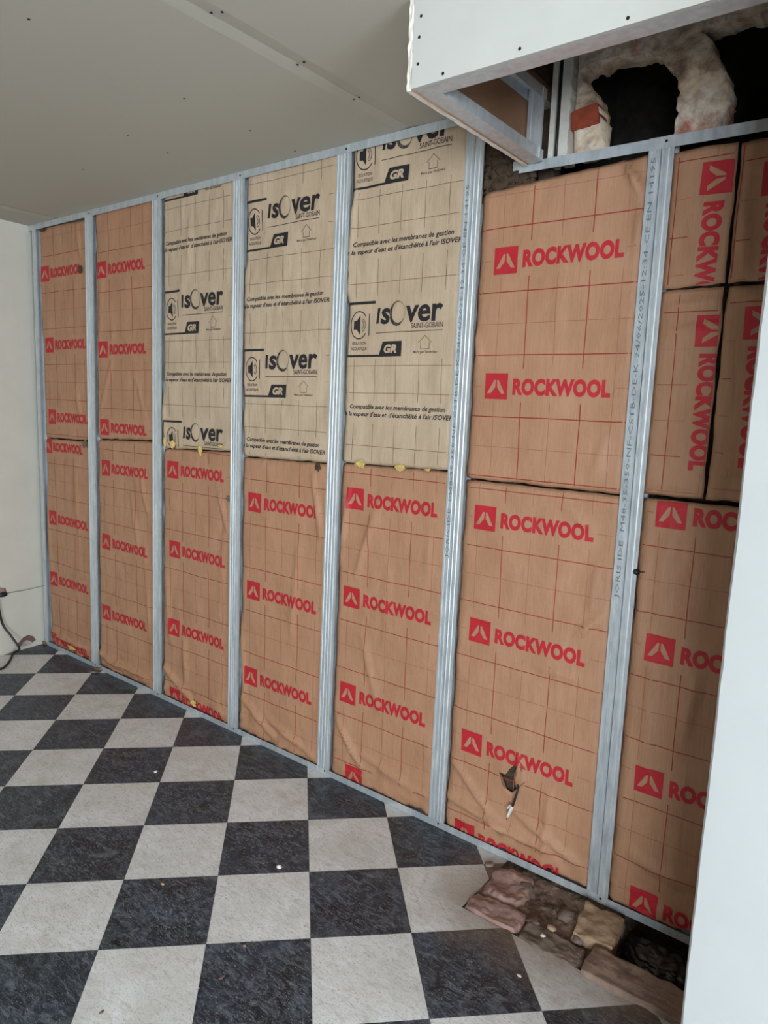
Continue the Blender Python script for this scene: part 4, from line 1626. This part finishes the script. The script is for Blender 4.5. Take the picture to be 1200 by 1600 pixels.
# crumpled dark plastic in the hole
bm = bmesh.new()
bmesh.ops.create_icosphere(bm, subdivisions=5, radius=1)
for v in bm.verts:
    p = v.co.copy()
    k = 1 + 0.35 * abs(noise.noise(p * 2.2)) + 0.22 * abs(noise.noise(p * 5 + Vector((3, 1, 2)))) - 0.2
    v.co = Vector((p.x * 0.11 * k, p.y * 0.075 * k, p.z * 0.045 * k))
o = obj('plastic_film', bm, M['bag'], None, True)
q = onZ(1030, 1492, -0.05)
o.location = (q.x, q.y, -0.075)
tag(o, 'crumpled dark plastic film lying in the hole beside the partition', 'plastic film')

# ------------------------------------------------------------------ small things
# damaged plaster at the foot of the left wall
def onL(px, py):
    d = ray(px, py)
    tt = (-4.255 - SK * CAM.y - CAM.x) / (d.x + SK * d.y)
    return CAM + d * tt


def wall_patch(name, pts, mt, lift):
    bm = bmesh.new()
    P3 = [onL(a, b) + Vector((lift, 0, 0)) for a, b in pts]
    bm.faces.new([bm.verts.new(p) for p in P3])
    bmesh.ops.solidify(bm, geom=bm.faces[:], thickness=0.001)
    bmesh.ops.recalc_face_normals(bm, faces=bm.faces[:])
    return obj(name, bm, mt, wall_left)


wall_patch('bare_plaster', [(25, 1010), (29, 1004), (36, 996), (44, 992), (52, 994), (56, 1000), (50, 1004), (42, 1001), (36, 1004), (33, 1010)], M['mortar_pink'], 0.0012)
wall_patch('fresh_filler', [(33, 1010), (36, 1003), (42, 1000), (48, 1002), (51, 1005), (44, 1009)], M['plaster_white'], 0.002)
# socket lead and string at the left edge
t = thing('wall_plug', 'black plug in a broken wall recess at the left edge of the picture', 'plug', onL(2, 927))
o0 = t.location.copy()
c = onL(2, 927)
obj('plug_body', lump(0.012, 0.0, -0.006, 0.016, 0.028, 0.014, 5, 0.15, 2, 0, 0.6), M['rubber'], t, True)
obj('recess_plaster', lump(0.003, -0.004, 0.010, 0.006, 0.030, 0.022, 8, 0.4, 3), M['stone_pale'], t, True)
a, b = onL(7, 926) + Vector((0.02, 0, 0)), onY(70, 915, -0.004)
bm = tube([a, a.lerp(b, .5) + Vector((0, 0, -0.004)), b], 0.0014, 5)
tag(obj('string_line', bm, M['dark']), 'thin dark string stretched from the wall plug to the corner stud', 'string')
pts = spline([onL(-8, 935) + Vector((0.03, 0, 0)), onL(0, 972) + Vector((0.03, 0, 0)), onL(10, 990) + Vector((0.06, 0, 0)), onL(19, 1008) + Vector((0.09, 0, 0)),
              onZ(21, 1020, 0.012), onZ(14, 1034, 0.006), onZ(2, 1045, 0.006), onZ(-30, 1052, 0.006)])
tag(obj('black_cable', tube(pts, 0.0065), M['rubber'], None, True), 'black cable drooping from the left wall onto the tiles', 'cable')
# scraps and crumbs lying on the tiles
def crumb(name, label, px, py, sx_, sy_, sz_, seed, mt, cat='crumb', rz=0.0):
    p = onZ(px, py, 0)
    o = obj(name, lump(0, 0, 0, sx_, sy_, sz_, seed, 0.4, 2, rz, 0.2), M[mt], None, True)
    o.location = (p.x, p.y, sz_ * 0.9)
    return tag(o, label, cat, 'crumbs on the tiled floor')


crumb('plaster_crumb', 'white plaster crumb lying on a dark tile in the middle of the floor', 436, 1356, 0.010, 0.007, 0.005, 1, 'plaster_white')
crumb('plaster_crumb', 'tiny white crumb on the dark tile below the fourth bay', 243, 1207, 0.008, 0.006, 0.004, 2, 'plaster_white')
crumb('plaster_crumb', 'yellowish crumb at the front edge of a dark tile, left of the white crumb', 254, 1382, 0.007, 0.004, 0.0015, 3, 'wool_yellow')
crumb('plaster_crumb', 'brownish flake on the dark tile nearest to the viewer', 347, 1527, 0.005, 0.010, 0.001, 4, 'mortar_grey')
crumb('plaster_crumb', 'brown crumb on the light tile at the lower left corner of the floor', 159, 1582, 0.004, 0.007, 0.001, 5, 'wood')
crumb('plaster_crumb', 'pale flake on the dark tile at the lower right', 811, 1525, 0.007, 0.005, 0.002, 6, 'plaster_white')
crumb('plaster_crumb', 'cream flake at the back edge of the dark tile in front of the viewer', 382, 1478, 0.006, 0.004, 0.001, 7, 'stone_tan')
crumb('paper_scrap', 'torn brown paper scrap at the foot of the first clear stud', 160, 1047, 0.055, 0.018, 0.008, 8, 'rubble', 'scrap', 0.7)
crumb('paper_scrap', 'dusty brown scrap on the tiles left of the first clear stud foot', 148, 1051, 0.030, 0.014, 0.006, 9, 'rubble', 'scrap', 0.9)
crumb('paper_scrap', 'grey brown debris in the corner at the left wall', 72, 1006, 0.040, 0.018, 0.012, 10, 'rubble', 'scrap', 0.1)
